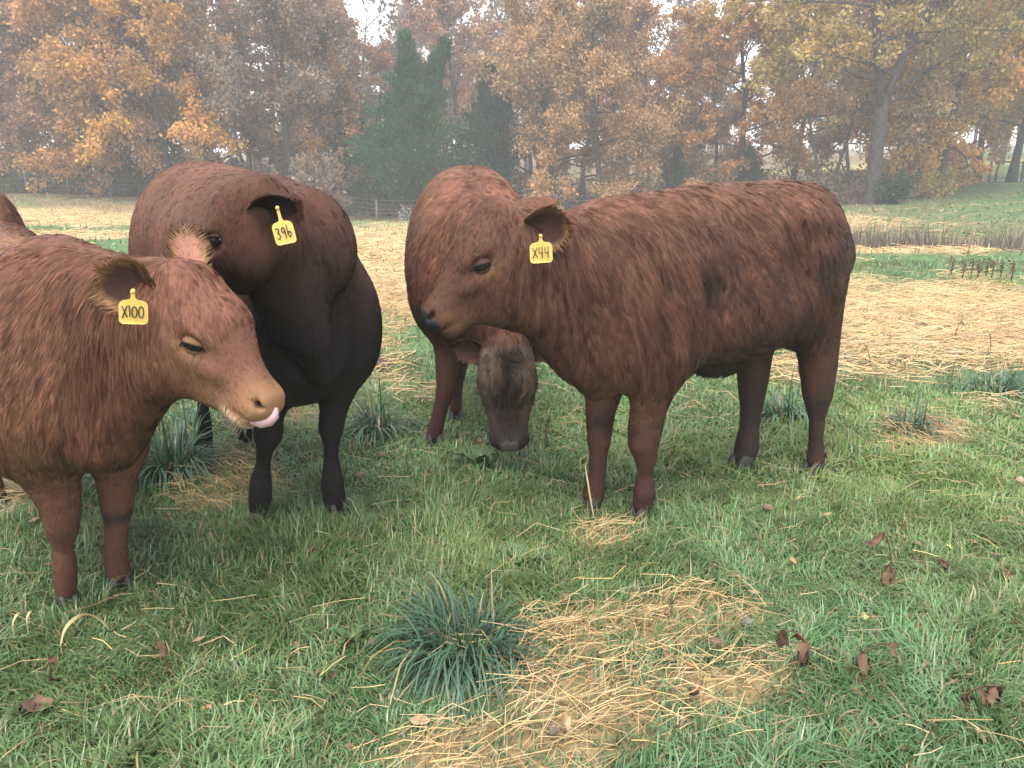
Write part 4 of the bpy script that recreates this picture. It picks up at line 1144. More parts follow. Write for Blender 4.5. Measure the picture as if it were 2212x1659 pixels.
GREEN = np.array([0.103, 0.185, 0.062]); STRAWC = np.array([0.56, 0.388, 0.20]); SOIL = np.array([0.055, 0.042, 0.028]); LITTER = np.array([0.20, 0.125, 0.075])
def build_ground():
    rows = np.concatenate([np.linspace(-8, 0.6, 14), 0.6 * (340 / 0.6) ** np.linspace(0, 1, 250)[1:]])
    us = np.linspace(-1, 1, 181); us = us * (0.75 + 0.55 * us ** 2)
    Yg, U = np.meshgrid(rows, us, indexing='ij')
    X = U * (np.maximum(Yg, 0) + 5.5)
    Z = ground_z(X, Yg)
    P = np.stack([X, Yg, Z], -1)
    st = straw_at(P)
    P3 = np.stack([X, Yg, X * 0], -1)
    n1 = fbm(P3, 2.5, 31, 3)[..., None]; n2 = fbm(P3, 0.25, 37, 3)[..., None]
    near = sstep(10, 4, Yg)[..., None]
    grass = (GREEN * near + np.array([0.092, 0.150, 0.060]) * (1 - near)) * (0.95 + 0.35 * n1) * (1 - 0.45 * near) + SOIL * near * 0.4
    straw = STRAWC * (0.85 + 0.22 * n1) * (1 - 0.35 * near)
    col = grass * (1 - st[..., None]) + straw * st[..., None]
    # leaf litter under the trees and on the far slope
    lit = sstep(33, 40, Yg + 3 * n2[..., 0]) 
    px, py = project(P)
    slope = sstep(1780, 1850, px) * sstep(36, 22, Yg) * 0.35 * (Yg > 18) + sstep(1780, 1850, px) * sstep(28, 36, Yg) * sstep(2150, 1900, px) * 0.65
    lit = np.clip(np.maximum(lit * (1 - 0.85 * sstep(1900, 2100, px)), slope + 0.25 * n1[..., 0] * (slope > 0.05)), 0, 1)[..., None]
    col = col * (1 - lit * 0.85) + LITTER * (0.9 + 0.5 * n1) * lit * 0.85
    yel = (sstep(66, 70, Yg) * sstep(86, 80, Yg) * sstep(1500, 1700, px))[..., None]
    col = col * (1 - yel) + np.array([0.42, 0.36, 0.13]) * yel
    dip = (np.exp(-((Yg - 17.5) / 1.8) ** 2) * sstep(1700, 1850, px))[..., None]
    col = col * (1 - 0.7 * dip) + np.array([0.10, 0.07, 0.055]) * 0.7 * dip
    m, n = Yg.shape
    i, j = np.meshgrid(np.arange(m - 1), np.arange(n - 1), indexing='ij')
    a = (i * n + j).ravel()
    F = np.stack([a, a + 1, a + n + 1, a + n], 1)
    me = mesh_np('ground', P.reshape(-1, 3), F, attrs={'col': ('POINT', 'FLOAT_COLOR', np.clip(col, 0.01, 0.9).reshape(-1, 3))})
    mat, nt, b = new_mat('pasture_soil')
    at = nt.nodes.new('ShaderNodeAttribute'); at.attribute_name = 'col'
    tc = nt.nodes.new('ShaderNodeTexCoord')
    no = nt.nodes.new('ShaderNodeTexNoise'); no.inputs['Scale'].default_value = 14; no.inputs['Detail'].default_value = 8; no.inputs['Roughness'].default_value = 0.7
    nt.links.new(tc.outputs['Object'], no.inputs['Vector'])
    mr = nt.nodes.new('ShaderNodeMapRange'); mr.inputs['From Min'].default_value = 0.3; mr.inputs['From Max'].default_value = 0.7; mr.inputs['To Min'].default_value = 0.55; mr.inputs['To Max'].default_value = 1.35
    nt.links.new(no.outputs['Fac'], mr.inputs['Value'])
    sc = nt.nodes.new('ShaderNodeVectorMath'); sc.operation = 'SCALE'
    nt.links.new(at.outputs['Color'], sc.inputs[0]); nt.links.new(mr.outputs[0], sc.inputs['Scale'])
    nt.links.new(sc.outputs[0], b.inputs['Base Color'])
    b.inputs['Roughness'].default_value = 0.95; b.inputs['Specular IOR Level'].default_value = 0.1
    bp = nt.nodes.new('ShaderNodeBump'); bp.inputs['Strength'].default_value = 0.6; bp.inputs['Distance'].default_value = 0.03
    nt.links.new(no.outputs['Fac'], bp.inputs['Height']); nt.links.new(bp.outputs[0], b.inputs['Normal'])
    g = obj('ground', me, mat)
    tag(g, 'green and straw-coloured pasture sloping to the wood', 'ground', kind='structure')
build_ground()

# ------------------------------------------------------------------ blades
def blades(P, h, w, yaw, lean, cols, curve=0.6, levels=3, wtaper=(1.0, 0.8, 0.0), base_dark=0.75):
    """many leaf blades as one mesh: returns V, [tris, quads], per-vertex colours"""
    n = len(P)
    d = np.stack([np.cos(yaw), np.sin(yaw), 0 * yaw], 1)
    side = np.stack([-np.sin(yaw), np.cos(yaw), 0 * yaw], 1)
    ts = np.linspace(0, 1, levels)
    Vs, Cs = [], []
    for k, t in enumerate(ts):
        ang = lean * (0.45 + 0.55 * t * (1 + curve * t))
        ang = np.minimum(ang, 2.2)
        # arc-length style position
        horiz = h * t * np.sin(ang * (0.5 + 0.5 * t)); vert = h * t * np.cos(ang * (0.35 + 0.65 * t))
        p = P + d * horiz[:, None] + Z3 * np.maximum(vert, 0.004)[:, None]
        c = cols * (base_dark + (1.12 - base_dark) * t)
        ww = w * wtaper[k] if k < len(wtaper) else w * (1 - t)
        if k < levels - 1:
            Vs += [p - side * (ww / 2)[:, None], p + side * (ww / 2)[:, None]]; Cs += [c, c]
        else:
            Vs.append(p); Cs.append(c)
    V = np.stack(Vs, 1); Cc = np.stack(Cs, 1)      # n, nv, 3
    nv = V.shape[1]; b = (np.arange(n) * nv)[:, None]
    Q = []
    for k in range(levels - 2):
        Q.append(b + np.array([[2 * k, 2 * k + 1, 2 * k + 3, 2 * k + 2]]))
    T = b + np.array([[nv - 3, nv - 2, nv - 1]])
    F = [T] + ([np.concatenate(Q)] if Q else [])
    return V.reshape(-1, 3), F, Cc.reshape(-1, 3)

def scatter(n, y0, y1, seed, margin=0.35, power=1.0):
    r = np.random.default_rng(seed)
    Y = y0 + (y1 - y0) * r.random(n * 3)
    half = 0.68 * Y + margin
    keep = r.random(n * 3) < half / half.max()
    Y = Y[keep][:n]; half = half[keep][:n]
    X = (r.random(len(Y)) * 2 - 1) * half
    return X, Y
HOOFS = []
def build_grass():
    r = np.random.default_rng(3)
    parts, cols = [], []
    for n, y0, y1, hh, ww, lv, margin in ((105000, 1.35, 3.4, 0.078, 0.0046, 3, 0.5), (115000, 3.4, 6.2, 0.078, 0.0068, 3, 0.8), (95000, 6.2, 13, 0.10, 0.013, 2, 1.5), (70000, 13, 42, 0.13, 0.035, 2, 3.0)):
        X, Y = scatter(n, y0, y1, 100 + int(y0 * 10), margin)
        P = np.stack([X, Y, np.zeros_like(X)], 1)
        st = straw_at(P)
        P3 = P * np.array([1, 1, 0])
        keep = r.random(len(X)) > st * 0.78
        X, Y, P, st, P3 = X[keep], Y[keep], P[keep], st[keep], P3[keep]
        P[:, 2] = ground_z(X, Y) - 0.003
        cl = fbm(P3, 3.2, 41, 3); cl2 = fbm(P3, 0.9, 43, 3); fine = noise3(P3, 14.0, 45)
        m = len(X)
        h = hh * (0.55 + 0.75 * r.random(m)) * (1 + 1.0 * cl + 0.35 * fine)
        h = np.maximum(h, 0.02)
        yaw = 2 * np.pi * r.random(m) * 0.55 + 6.0 * noise3(P3, 1.7, 47) + 3 * noise3(P3, 7.0, 48)
        lean = np.clip(1.02 + 0.5 * r.normal(0, 1, m) + 0.4 * fine, 0.05, 1.7)
        base = GREEN * 1.25
        c = base[None] * (0.85 + 0.35 * r.random(m))[:, None] * (1 + 0.42 * cl2 + 0.2 * fine)[:, None]
        blue = (0.5 + 0.5 * noise3(P3, 1.1, 49))[:, None]
        c = c * (1 + np.array([-0.12, 0.0, 0.28]) * blue + np.array([0.30, 0.06, -0.12]) * (1 - blue))
        pale = r.random(m) < 0.13
        c = np.where(pale[:, None], np.array([0.25, 0.32, 0.165]) * (0.7 + 0.5 * r.random(m))[:, None], c)
        dry = r.random(m) < 0.10 + 0.25 * st
        c = np.where(dry[:, None], STRAWC * (0.45 + 0.4 * r.random(m))[:, None], c)
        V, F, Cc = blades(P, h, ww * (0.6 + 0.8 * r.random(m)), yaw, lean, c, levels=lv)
        parts.append((V, F)); cols.append(Cc)
    V, F = join(parts)
    mat = attr_mat('grass_blade', 'col', rough=0.33, spec=0.5, translucent=0.32)
    o = obj('grass', mesh_np('grass', V, F, smooth=True, attrs={'col': ('POINT', 'FLOAT_COLOR', np.concatenate(cols))}), mat)
    tag(o, 'short wet green grass covering the pasture', 'grass', kind='stuff')

def build_straw():
    r = np.random.default_rng(4)
    parts, cols = [], []
    for n, y0, y1, L, w in ((44000, 1.35, 4.6, 0.15, 0.0017), (75000, 4.6, 11, 0.22, 0.0050), (40000, 11, 34, 0.36, 0.016)):
        X, Y = scatter(n, y0, y1, 200 + int(y0 * 10), 0.6)
        P = np.stack([X, Y, np.zeros_like(X)], 1)
        st = straw_at(P)
        keep = r.random(len(X)) < np.maximum(st * 0.85, 0.03)
        P = P[keep]; m = len(P); P3 = P * np.array([1, 1, 0])
        zz = ground_z(P[:, 0], P[:, 1])
        ln = L * (0.35 + 1.0 * r.random(m) ** 1.4)
        yaw = np.where(r.random(m) < 0.6, r.normal(0.0, 0.55, m), 2 * np.pi * r.random(m)) + 1.8 * noise3(P3, 0.8, 51)
        lift = 0.012 + 0.050 * r.random(m) ** 1.5 + 0.03 * np.maximum(0, fbm(P3, 3, 53, 2))
        d = np.stack([np.cos(yaw), np.sin(yaw), r.normal(0, 0.16, m)], 1); side = np.stack([-np.sin(yaw), np.cos(yaw), 0 * yaw], 1)
        mid = P + Z3 * (zz + lift)[:, None]
        bow = r.normal(0, 0.16, m) * ln
        a = mid - d * (ln / 2)[:, None]; b = mid + d * (ln / 2)[:, None]; mid2 = mid + side * bow[:, None] + Z3 * (0.12 * ln * r.random(m))[:, None]
        ww = (w * (0.6 + 0.8 * r.random(m)))[:, None] * (side * 0.8 + Z3 * 0.5)
        for q in (a, b): q[:, 2] = np.maximum(q[:, 2], zz + 0.004)
        V = np.stack([a - ww / 2, a + ww / 2, mid2 - ww / 2, mid2 + ww / 2, b - ww / 2, b + ww / 2], 1).reshape(-1, 3)
        bi = (np.arange(m) * 6)[:, None]
        F = np.concatenate([bi + np.array([[0, 1, 3, 2]]), bi + np.array([[2, 3, 5, 4]])])
        c = STRAWC * (0.55 + 0.75 * r.random(m))[:, None] * (1 + np.array([0.06, -0.02, -0.12]) * r.normal(0, 1, m)[:, None])
        c = np.where((r.random(m) < 0.12)[:, None], np.array([0.16, 0.095, 0.05]) * (0.6 + 0.8 * r.random(m))[:, None], c)
        parts.append((V, F)); cols.append(np.repeat(c, 6, 0))
    # standing stubble tufts further off
    X, Y = scatter(26000, 9, 40, 333, 3.0)
    P = np.stack([X, Y, np.zeros_like(X)], 1); st = straw_at(P); P = P[r.random(len(X)) < st]
    P[:, 2] = ground_z(P[:, 0], P[:, 1]); m = len(P)
    V, F, Cc = blades(P, 0.10 + 0.12 * r.random(m), 0.012 + 0.0010 * P[:, 1], 2 * np.pi * r.random(m), np.clip(r.normal(0.6, 0.4, m), 0, 1.6), STRAWC * (0.7 + 0.5 * r.random(m))[:, None], levels=2)
    parts.append((V, F)); cols.append(Cc)
    V, F = join(parts)
    # colours follow the join order
    mat = attr_mat('dry_straw', 'col', rough=0.6, spec=0.2, translucent=0.2)
    o = obj('straw', mesh_np('straw', V, F, smooth=False, attrs={'col': ('POINT', 'FLOAT_COLOR', np.concatenate(cols))}), mat)
    tag(o, 'loose golden straw strewn over the mown pasture', 'straw', kind='stuff')
if 'nograss' not in QUICK:
    build_grass(); build_straw()
# ================================================================== trees
M_BARK = plain('oak_bark', (0.060, 0.052, 0.046), rough=0.9, noise_scale=9, noise_amt=0.5, spec=0.1, bump=0.8)
M_GREY = plain('grey_bark', (0.085, 0.078, 0.070), rough=0.9, noise_scale=9, noise_amt=0.4, spec=0.1, bump=0.8)
def leaf_mat(name, tint):
    """leaf tone x tint; the tone of each leaf and spray is stored on it"""
    m, nt, b = new_mat(name)
    a = nt.nodes.new('ShaderNodeAttribute'); a.attribute_name = 'tone'
    v = nt.nodes.new('ShaderNodeVectorMath'); v.operation = 'MULTIPLY'; v.inputs[1].default_value = tuple(1.12 * c for c in tint)
    nt.links.new(a.outputs['Color'], v.inputs[0])
    nt.links.new(v.outputs[0], b.inputs['Base Color'])
    b.inputs['Roughness'].default_value = 0.6; b.inputs['Specular IOR Level'].default_value = 0.2
    t = nt.nodes.new('ShaderNodeBsdfTranslucent'); nt.links.new(v.outputs[0], t.inputs['Color'])
    mx = nt.nodes.new('ShaderNodeMixShader'); mx.inputs[0].default_value = 0.35
    nt.links.new(b.outputs[0], mx.inputs[1]); nt.links.new(t.outputs[0], mx.inputs[2])
    nt.links.new(mx.outputs[0], nt.nodes['Material Output'].inputs['Surface'])
    return m
LM = {k: leaf_mat('leaf_' + k, c) for k, c in dict(gold=(0.47, 0.255, 0.065), amber=(0.42, 0.220, 0.080), rust=(0.31, 0.160, 0.080), tan=(0.36, 0.215, 0.10), olive=(0.33, 0.235, 0.075), cedar=(0.036, 0.088, 0.036), cedar_dark=(0.028, 0.062, 0.034), dull=(0.23, 0.155, 0.10), brush=(0.11, 0.115, 0.045), pale=(0.55, 0.53, 0.52)).items()}

def leaf_quads(P, size, r, droop=0.35, tone=None, aspect=0.56, up=None):
    n = len(P)
    d = r.normal(0, 1, (n, 3)); d[:, 2] -= droop * 2
    if up is not None: d = d * 0.45 + up
    d = unit(d)
    s = unit(np.cross(d, r.normal(0, 1, (n, 3))))
    nm = np.cross(d, s)
    L = size * (0.6 + 0.8 * r.random(n))
    a = P; b = P + d * (L * 0.5)[:, None] + s * (L * aspect * 0.5)[:, None] + nm * (0.08 * L)[:, None]
    c = P + d * L[:, None]; e = P + d * (L * 0.5)[:, None] - s * (L * aspect * 0.5)[:, None] + nm * (0.08 * L)[:, None]
    V = np.stack([a, b, c, e], 1).reshape(-1, 3)
    i = (np.arange(n) * 4)[:, None]
    F = i + np.array([[0, 1, 2, 3]])
    return V, F, np.repeat(tone, 4, 0)

def limb_path(r, a, d, L, n, wob, up=0.0):
    P = [a]; d = unit(d)
    for k in range(n):
        d = unit(d + r.normal(0, wob, 3) + Z3 * up)
        P.append(P[-1] + d * (L / n))
    return np.array(P)

def oak(seed, H, R, base_z, n_leaf, leaf=0.20, stems=1, trunk_r=0.24, prim=24, open_=0.0, spread=0.34, droop=0.35, round_=1.0, fork=0.0):
    """returns (trunk mesh, crown mesh): tapered trunk, limbs, twigs and a leaf spray on every twig"""
    r = np.random.default_rng(seed)
    tubes, twigs = [], []
    for st in range(stems):
        off = np.array([0, 0, 0.0]); lean = np.array([0, 0, 1.0])
        if stems > 1:
            a = 2 * np.pi * st / stems + 0.4; lean = unit(np.array([0.22 * math.cos(a), 0.22 * math.sin(a), 1]))
            off = np.array([0.12 * math.cos(a), 0.12 * math.sin(a), 0])
        if fork:
            if st == 0:
                tubes.append(tube(np.array([[0, 0, -0.3], [0, 0, 0.25], [0.02, 0, 0.9], [0.0, 0.02, fork * 0.7], [0, 0, fork + 0.25]]), trunk_r * np.array([1.5, 1.15, 0.98, 0.94, 0.80]), 10))
            lean = unit(lean + np.array([lean[0], lean[1], 0]) * 0.35); off = np.array([lean[0] * 0.15, lean[1] * 0.15, fork])
        tp = limb_path(r, off - Z3 * 0.3, lean, (H - off[2]) * 0.92, 10, 0.055, 0.03)
        tr = trunk_r * (1 - 0.85 * np.linspace(0, 1, 11) ** 0.9) / (stems ** 0.4)
        if not fork: tr[0] *= 1.55; tr[1] *= 1.04
        tubes.append(tube(tp, tr, 9))
        zs = tp[:, 2]
        for k in range(prim // stems):
            t = (k + r.random()) / (prim // stems)
            z = base_z + (H * 0.94 - base_z) * t ** 0.9
            o = np.array([np.interp(z, zs, tp[:, i]) for i in range(3)])
            rr = np.interp(z, zs, tr)
            az = k * 2.4 + r.normal(0, 0.5)
            prof = (math.sin(math.pi * min(1, (0.18 + 0.82 * t) ** 0.8)) ** 0.6) * round_ + (1 - round_) * (1 - t)
            L = R * max(0.22, prof) * r.uniform(0.75, 1.12)
            el = 0.15 + 0.75 * t + r.normal(0, 0.15)
            d = np.array([math.cos(az) * math.cos(el), math.sin(az) * math.cos(el), math.sin(el)])
            p1 = limb_path(r, o, d, L, 6, 0.13, 0.02 - 0.05 * (1 - t))
            r1 = max(0.03, rr * 0.45) * np.linspace(1, 0.18, 7)
            tubes.append(tube(p1, r1, 5, cap=False))
            for q in range(int(5 + 4 * L / R)):
                u = r.uniform(0.25, 1.0); i0 = u * 6; ii = min(int(i0), 5)
                b = p1[ii] + (p1[ii + 1] - p1[ii]) * (i0 - ii)
                d2 = unit(unit(p1[ii + 1] - p1[ii]) * 0.7 + r.normal(0, 0.62, 3) + Z3 * 0.12)
                L2 = L * r.uniform(0.22, 0.46)
                p2 = limb_path(r, b, d2, L2, 3, 0.2, 0.0)
                tubes.append(tube(p2, np.array([0.026, 0.018, 0.012, 0.007]) * (trunk_r / 0.24) ** 0.5, 4, cap=False))
                for w in range(4):
                    u2 = r.uniform(0.3, 1.0) * 3; i2 = min(int(u2), 2)
                    b2 = p2[i2] + (p2[i2 + 1] - p2[i2]) * (u2 - i2)
                    d3 = unit(unit(p2[i2 + 1] - p2[i2]) * 0.6 + r.normal(0, 0.7, 3))
                    e = b2 + d3 * r.uniform(0.35, 0.8)
                    tubes.append(tube(np.array([b2, e]), [0.010, 0.004], 3, cap=False))
                    twigs.append((b2, e))
    V, F = join(tubes)
    tm = mesh_np('trunk', V, F)
    cm = None
    if n_leaf:
        tw = np.array([np.concatenate(t) for t in twigs])
        if open_ > 0: tw = tw[r.random(len(tw)) > open_]
        per = max(1, n_leaf // len(tw))
        ii = np.repeat(np.arange(len(tw)), per)
        u = r.random(len(ii))[:, None]
        P = tw[ii, :3] * (1 - u) + tw[ii, 3:] * u + r.normal(0, spread * 0.5, (len(ii), 3)) * np.array([1, 1, 0.8])
        big = fbm(tw[:, :3], 0.55, seed, 2)
        tone = (0.80 + 0.42 * r.random(len(tw)) + 0.38 * big)[ii] * (0.72 + 0.56 * r.random(len(ii)))
        hue = (noise3(tw[:, :3], 0.4, seed + 3) * 0.5 + 0.3 * r.normal(0, 1, len(tw)))[ii]
        tc = tone[:, None] * (1 + np.array([0.10, -0.05, -0.18]) * hue[:, None])
        V, F, tcol = leaf_quads(P, leaf, r, droop, np.clip(tc, 0.15, 2.0))
        cm = mesh_np('crown', V, F, smooth=False, attrs={'tone': ('POINT', 'FLOAT_COLOR', tcol)})
    return tm, cm

def cedar(seed, H, R, n_leaf, tops=1, base=0.5):
    r = np.random.default_rng(seed)
    tubes, P, D, T = [], [], [], []
    heads = [np.array([0, 0, H])] + ([np.array([R * 0.55, 0.1, H * 0.95])] if tops > 1 else [])
    tp = limb_path(r, -Z3 * 0.3, Z3, H * 0.9, 8, 0.02, 0.02)
    tubes.append(tube(tp, 0.20 * np.linspace(1.2, 0.12, 9), 8))
    nb = int(36 * H / 3)
    per = n_leaf // nb
    for k in range(nb):
        t = ((k + r.random()) / nb) ** 0.85
        z = base + (H - base) * t
        hd = heads[k % len(heads)]
        axis = np.array([hd[0] * max(0, (t - 0.35) / 0.65), hd[1], z * hd[2] / H])
        az = k * 2.39996 + r.normal(0, 0.3)
        L = R * (1.0 - t) ** 0.72 * r.uniform(0.65, 1.15) * (1.0 if t > 0.08 else 0.8) * (0.72 if len(heads) > 1 and t > 0.45 else 1)
        L = max(L, 0.22)
        el = 0.25 + 0.75 * t + r.normal(0, 0.15)
        d = unit(np.array([math.cos(az) * math.cos(el), math.sin(az) * math.cos(el), math.sin(el)]))
        e = axis + d * L
        bp = limb_path(r, axis, d, L, 3, 0.10, 0.06)
        tubes.append(tube(bp, 0.03 * np.linspace(1, 0.2, 4), 3, cap=False))
        u = r.random(per) ** 0.6
        i0 = np.minimum((u * 3).astype(int), 2); f = (u * 3 - i0)[:, None]
        q = bp[i0] * (1 - f) + bp[i0 + 1] * f
        wid = 0.10 + 0.20 * L * (1 - 0.55 * u)
        q = q + r.normal(0, 1, (per, 3)) * wid[:, None] * np.array([0.8, 0.8, 0.55])
        P.append(q); D.append(np.tile(d * 0.9 + Z3 * 0.55, (per, 1)))
        T.append((0.62 + 0.5 * r.random()) * (0.6 + 0.5 * u + 0.3 * r.random(per)))
    P, D, T = np.concatenate(P), np.concatenate(D), np.concatenate(T)
    n1 = fbm(P, 0.9, seed, 2)
    tc = (T * (1 + 0.35 * n1))[:, None] * (1 + np.array([0.25, 0.05, -0.1]) * r.normal(0, 0.5, len(T))[:, None])
    V, F, tcol = leaf_quads(P, 0.24, r, 0.0, np.clip(tc, 0.15, 2.2), aspect=0.32, up=D)
    tm = mesh_np('trunk', *join(tubes))
    cm = mesh_np('crown', V, F, smooth=False, attrs={'tone': ('POINT', 'FLOAT_COLOR', tcol)})
    return tm, cm

def bush(seed, R, H, n, leaf=0.14, stems=9):
    r = np.random.default_rng(seed)
    tubes, P = [], []
    for k in range(stems):
        az = 2 * np.pi * r.random(); d = unit(np.array([math.cos(az) * 0.6, math.sin(az) * 0.6, 1]))
        p = limb_path(r, np.array([r.normal(0, 0.1 * R), r.normal(0, 0.1 * R), -0.1]), d, H * r.uniform(0.7, 1.1), 5, 0.18)
        tubes.append(tube(p, 0.022 * np.linspace(1, 0.2, 6), 4, cap=False))
        for j in range(8):
            b = p[r.integers(1, 6)]; e = b + unit(r.normal(0, 1, 3) + Z3 * 0.3) * R * r.uniform(0.3, 0.75)
            tubes.append(tube(np.array([b, e]), [0.009, 0.003], 3, cap=False))
            m = n // (stems * 8)
            u = r.random(m)[:, None]
            P.append(b * (1 - u) + e * u + r.normal(0, 0.10, (m, 3)))
    P = np.concatenate(P); P[:, 2] = np.maximum(P[:, 2], 0.02)
    tone = (0.6 + 0.9 * r.random(len(P)))[:, None] * (1 + np.array([0.3, 0.1, -0.1]) * r.normal(0, 0.5, len(P))[:, None])
    V, F, tcol = leaf_quads(P, leaf, r, 0.1, np.clip(tone, 0.1, 2))
    return mesh_np('stem', *join(tubes)), mesh_np('foliage', V, F, smooth=False, attrs={'tone': ('POINT', 'FLOAT_COLOR', tcol)})

def place_tree(name, label, px, Y, meshes, bark, leafm, yaw=0.0, scale=1.0, cat='tree', group=None, parts=('trunk', 'crown'), sz=1.0):
    X = (px - CXP) / FPX * Y * 1.0
    # the sight line through px on level ground
    z = float(ground_z(X, Y))
    root = empty(name, (X, Y, z)); root.rotation_euler = (0, 0, yaw); root.scale = (scale, scale, scale * sz)
    tag(root, label, cat, group)
    for pn, me, mt in zip(parts, meshes, (bark, leafm)):
        if me is None: continue
        if not me.materials: me.materials.append(mt)
        o = bpy.data.objects.new(pn, me); C.objects.link(o); o.parent = root
        o.material_slots[0].link = 'OBJECT'; o.material_slots[0].material = mt
    return root

def build_trees():
    A = oak(101, 15.5, 5.2, 1.9, 44000, 0.205, prim=26)
    B = oak(102, 14.5, 5.0, 1.6, 42000, 0.205, prim=24)
    Cc = oak(103, 14.0, 4.8, 1.2, 42000, 0.20, prim=26, spread=0.42)
    D = oak(104, 15.0, 5.0, 3.0, 22000, 0.21, prim=24, open_=0.35)
    E = oak(105, 12.0, 3.2, 2.6, 9000, 0.20, prim=20, open_=0.45, trunk_r=0.14)
    Bare = oak(106, 14.0, 4.2, 3.0, 0, prim=26, trunk_r=0.15, stems=2)
    Bare2 = oak(107, 13.5, 3.8, 3.4, 0, prim=24, trunk_r=0.13)
    Big = oak(108, 17.0, 6.0, 3.6, 30000, 0.21, prim=33, trunk_r=0.33, open_=0.1, stems=3, fork=4.6)
    W_ = 'front row of the autumn wood'
    place_tree('oak_tree', 'rust brown oak at the left edge of the wood', -60, 43, B, M_BARK, LM['rust'], 0.5, 1.0, group=W_)
    place_tree('oak_tree', 'rusty orange oak with twin trunks left of the wooden fence post', 205, 45.5, A, M_BARK, LM['rust'], 2.0, 1.0, group=W_)
    place_tree('oak_tree', 'golden oak with slim dark trunk just right of the wooden fence post', 300, 44.5, Cc, M_BARK, LM['amber'], 4.2, 1.05, group=W_)
    place_tree('oak_tree', 'bright golden oak above the dark bull', 392, 43, B, M_BARK, LM['gold'], 1.1, 1.06, group=W_)
    place_tree('oak_tree', 'dull brown oak between the golden oak and the tall cedar', 640, 44.5, Cc, M_BARK, LM['dull'], 0.3, 0.98, group=W_)
    place_tree('oak_tree', 'small tawny oak leaning beside the tall cedar', 735, 46.5, E, M_BARK, LM['amber'], 2.3, 0.8, group=W_)
    place_tree('oak_tree', 'tan leaved oak rising right of the tall cedar', 1190, 46, A, M_BARK, LM['tan'], 3.4, 0.95, group=W_)
    place_tree('oak_tree', 'orange tan oak at the middle, behind the shaggy steer', 1290, 43.5, Cc, M_BARK, LM['tan'], 5.0, 0.78, group=W_)
    place_tree('oak_tree', 'thin russet tree with open twigs in the central sky gap', 1395, 49, E, M_GREY, LM['rust'], 0.9, 1.0, group=W_)
    place_tree('oak_tree', 'broad amber oak over the back of the shaggy steer', 1580, 46, B, M_BARK, LM['amber'], 3.0, 0.92, group=W_)
    place_tree('bare_tree', 'slim grey bare tree forked into two stems', 1765, 42, Bare, M_GREY, None, 0.0, 0.95, group=W_)
    place_tree('oak_tree', 'thick grey-barked oak with sparse golden leaves at right', 1862, 38, Big, M_BARK, LM['olive'], 1.3, 1.0, group=W_)
    place_tree('oak_tree', 'slender oak standing just behind the thick grey-barked oak', 1918, 42, D, M_GREY, LM['tan'], 2.1, 0.9, group=W_)
    place_tree('oak_tree', 'golden oak with low hanging leaves left of the metal gate', 2005, 42, Cc, M_BARK, LM['gold'], 2.2, 0.98, group=W_)
    place_tree('oak_tree', 'olive gold oak beside the metal gate at the right edge', 2150, 46.5, A, M_BARK, LM['olive'], 0.2, 1.0, group=W_)
    place_tree('oak_tree', 'dark trunked oak behind the metal gate', 2260, 50, D, M_BARK, LM['olive'], 1.7, 1.05, group=W_)
    place_tree('bare_tree', 'leafless grey tree left of the tall cedar', 775, 51, Bare2, M_GREY, None, 1.0, 1.0, group=W_)
    place_tree('bare_tree', 'leafless grey tree with fine twigs behind the golden oak', 560, 53, Bare, M_GREY, None, 2.0, 1.0, group=W_)
    place_tree('bare_tree', 'pale bare tree behind the amber oak', 1480, 54, Bare2, M_GREY, None, 2.6, 1.1, group=W_)
    place_tree('bare_tree', 'pale bare tree between the forked tree and the thick oak', 1815, 50, Bare2, M_GREY, None, 4.0, 1.0, group=W_)
    place_tree('bare_tree', 'bare tree at the far left behind the rust oak', 60, 52, Bare2, M_GREY, None, 5.0, 1.0, group=W_)
    for i, (px, Y, me, mt, yw, sc) in enumerate(((110, 52, B, 'amber', 1.9, 1.0), (470, 53, A, 'rust', 0.7, 0.95), (690, 55, B, 'rust', 3.9, 0.9), (1010, 58, D, 'rust', 2.9, 0.95), (1250, 55, B, 'amber', 5.5, 0.85), (1690, 53, A, 'tan', 1.2, 0.95), (1860, 56, B, 'gold', 0.1, 1.0), (2080, 55, Cc, 'amber', 3.1, 1.05), (1450, 57, Cc, 'dull', 0.4, 0.8), (1540, 52, A, 'tan', 4.4, 0.72), (330, 58, Cc, 'dull', 2.2, 1.1), (820, 60, Cc, 'dull', 1.4, 0.75))):
        place_tree('oak_tree', ['amber oak behind the twin-trunked rust oak', 'rust oak behind the bright golden oak', 'rust oak behind the dull brown oak', 'hazy russet oak behind the tops of the tall cedar', 'amber oak behind the middle tan oaks', 'tan oak behind the forked bare tree', 'golden oak in the mist behind the thick grey-barked oak', 'amber oak in the mist behind the gate posts', 'dull brown oak in the mist behind the thin russet tree', 'low tan oak between the two small cedars', 'misty brown oak deep behind the golden oaks at left', 'misty brown oak low behind the tall cedar'][i], px, Y, me, M_BARK, LM[mt], yw, sc, group='second row of the autumn wood')
    ce = cedar(201, 9.2, 3.8, 34000, tops=2)
    ce2 = cedar(202, 7.8, 3.0, 15000)
    place_tree('cedar_tree', 'tall dark green cedar with two tops in the middle of the wood edge', 892, 43.5, ce, M_BARK, LM['cedar'], 0.0, 1.0, group='evergreens at the wood edge')
    place_tree('cedar_tree', 'darker narrow cedar tucked behind the tall one on its right', 1062, 45.5, ce2, M_BARK, LM['cedar_dark'], 1.0, 1.0, group='evergreens at the wood edge')
    place_tree('cedar_tree', 'small cedar under the amber oak, the left of two', 1448, 44, ce2, M_BARK, LM['cedar_dark'], 2.0, 0.42, group='evergreens at the wood edge')
    place_tree('cedar_tree', 'small cedar under the amber oak, the right of two', 1600, 44.5, ce2, M_BARK, LM['cedar_dark'], 3.3, 0.40, group='evergreens at the wood edge')
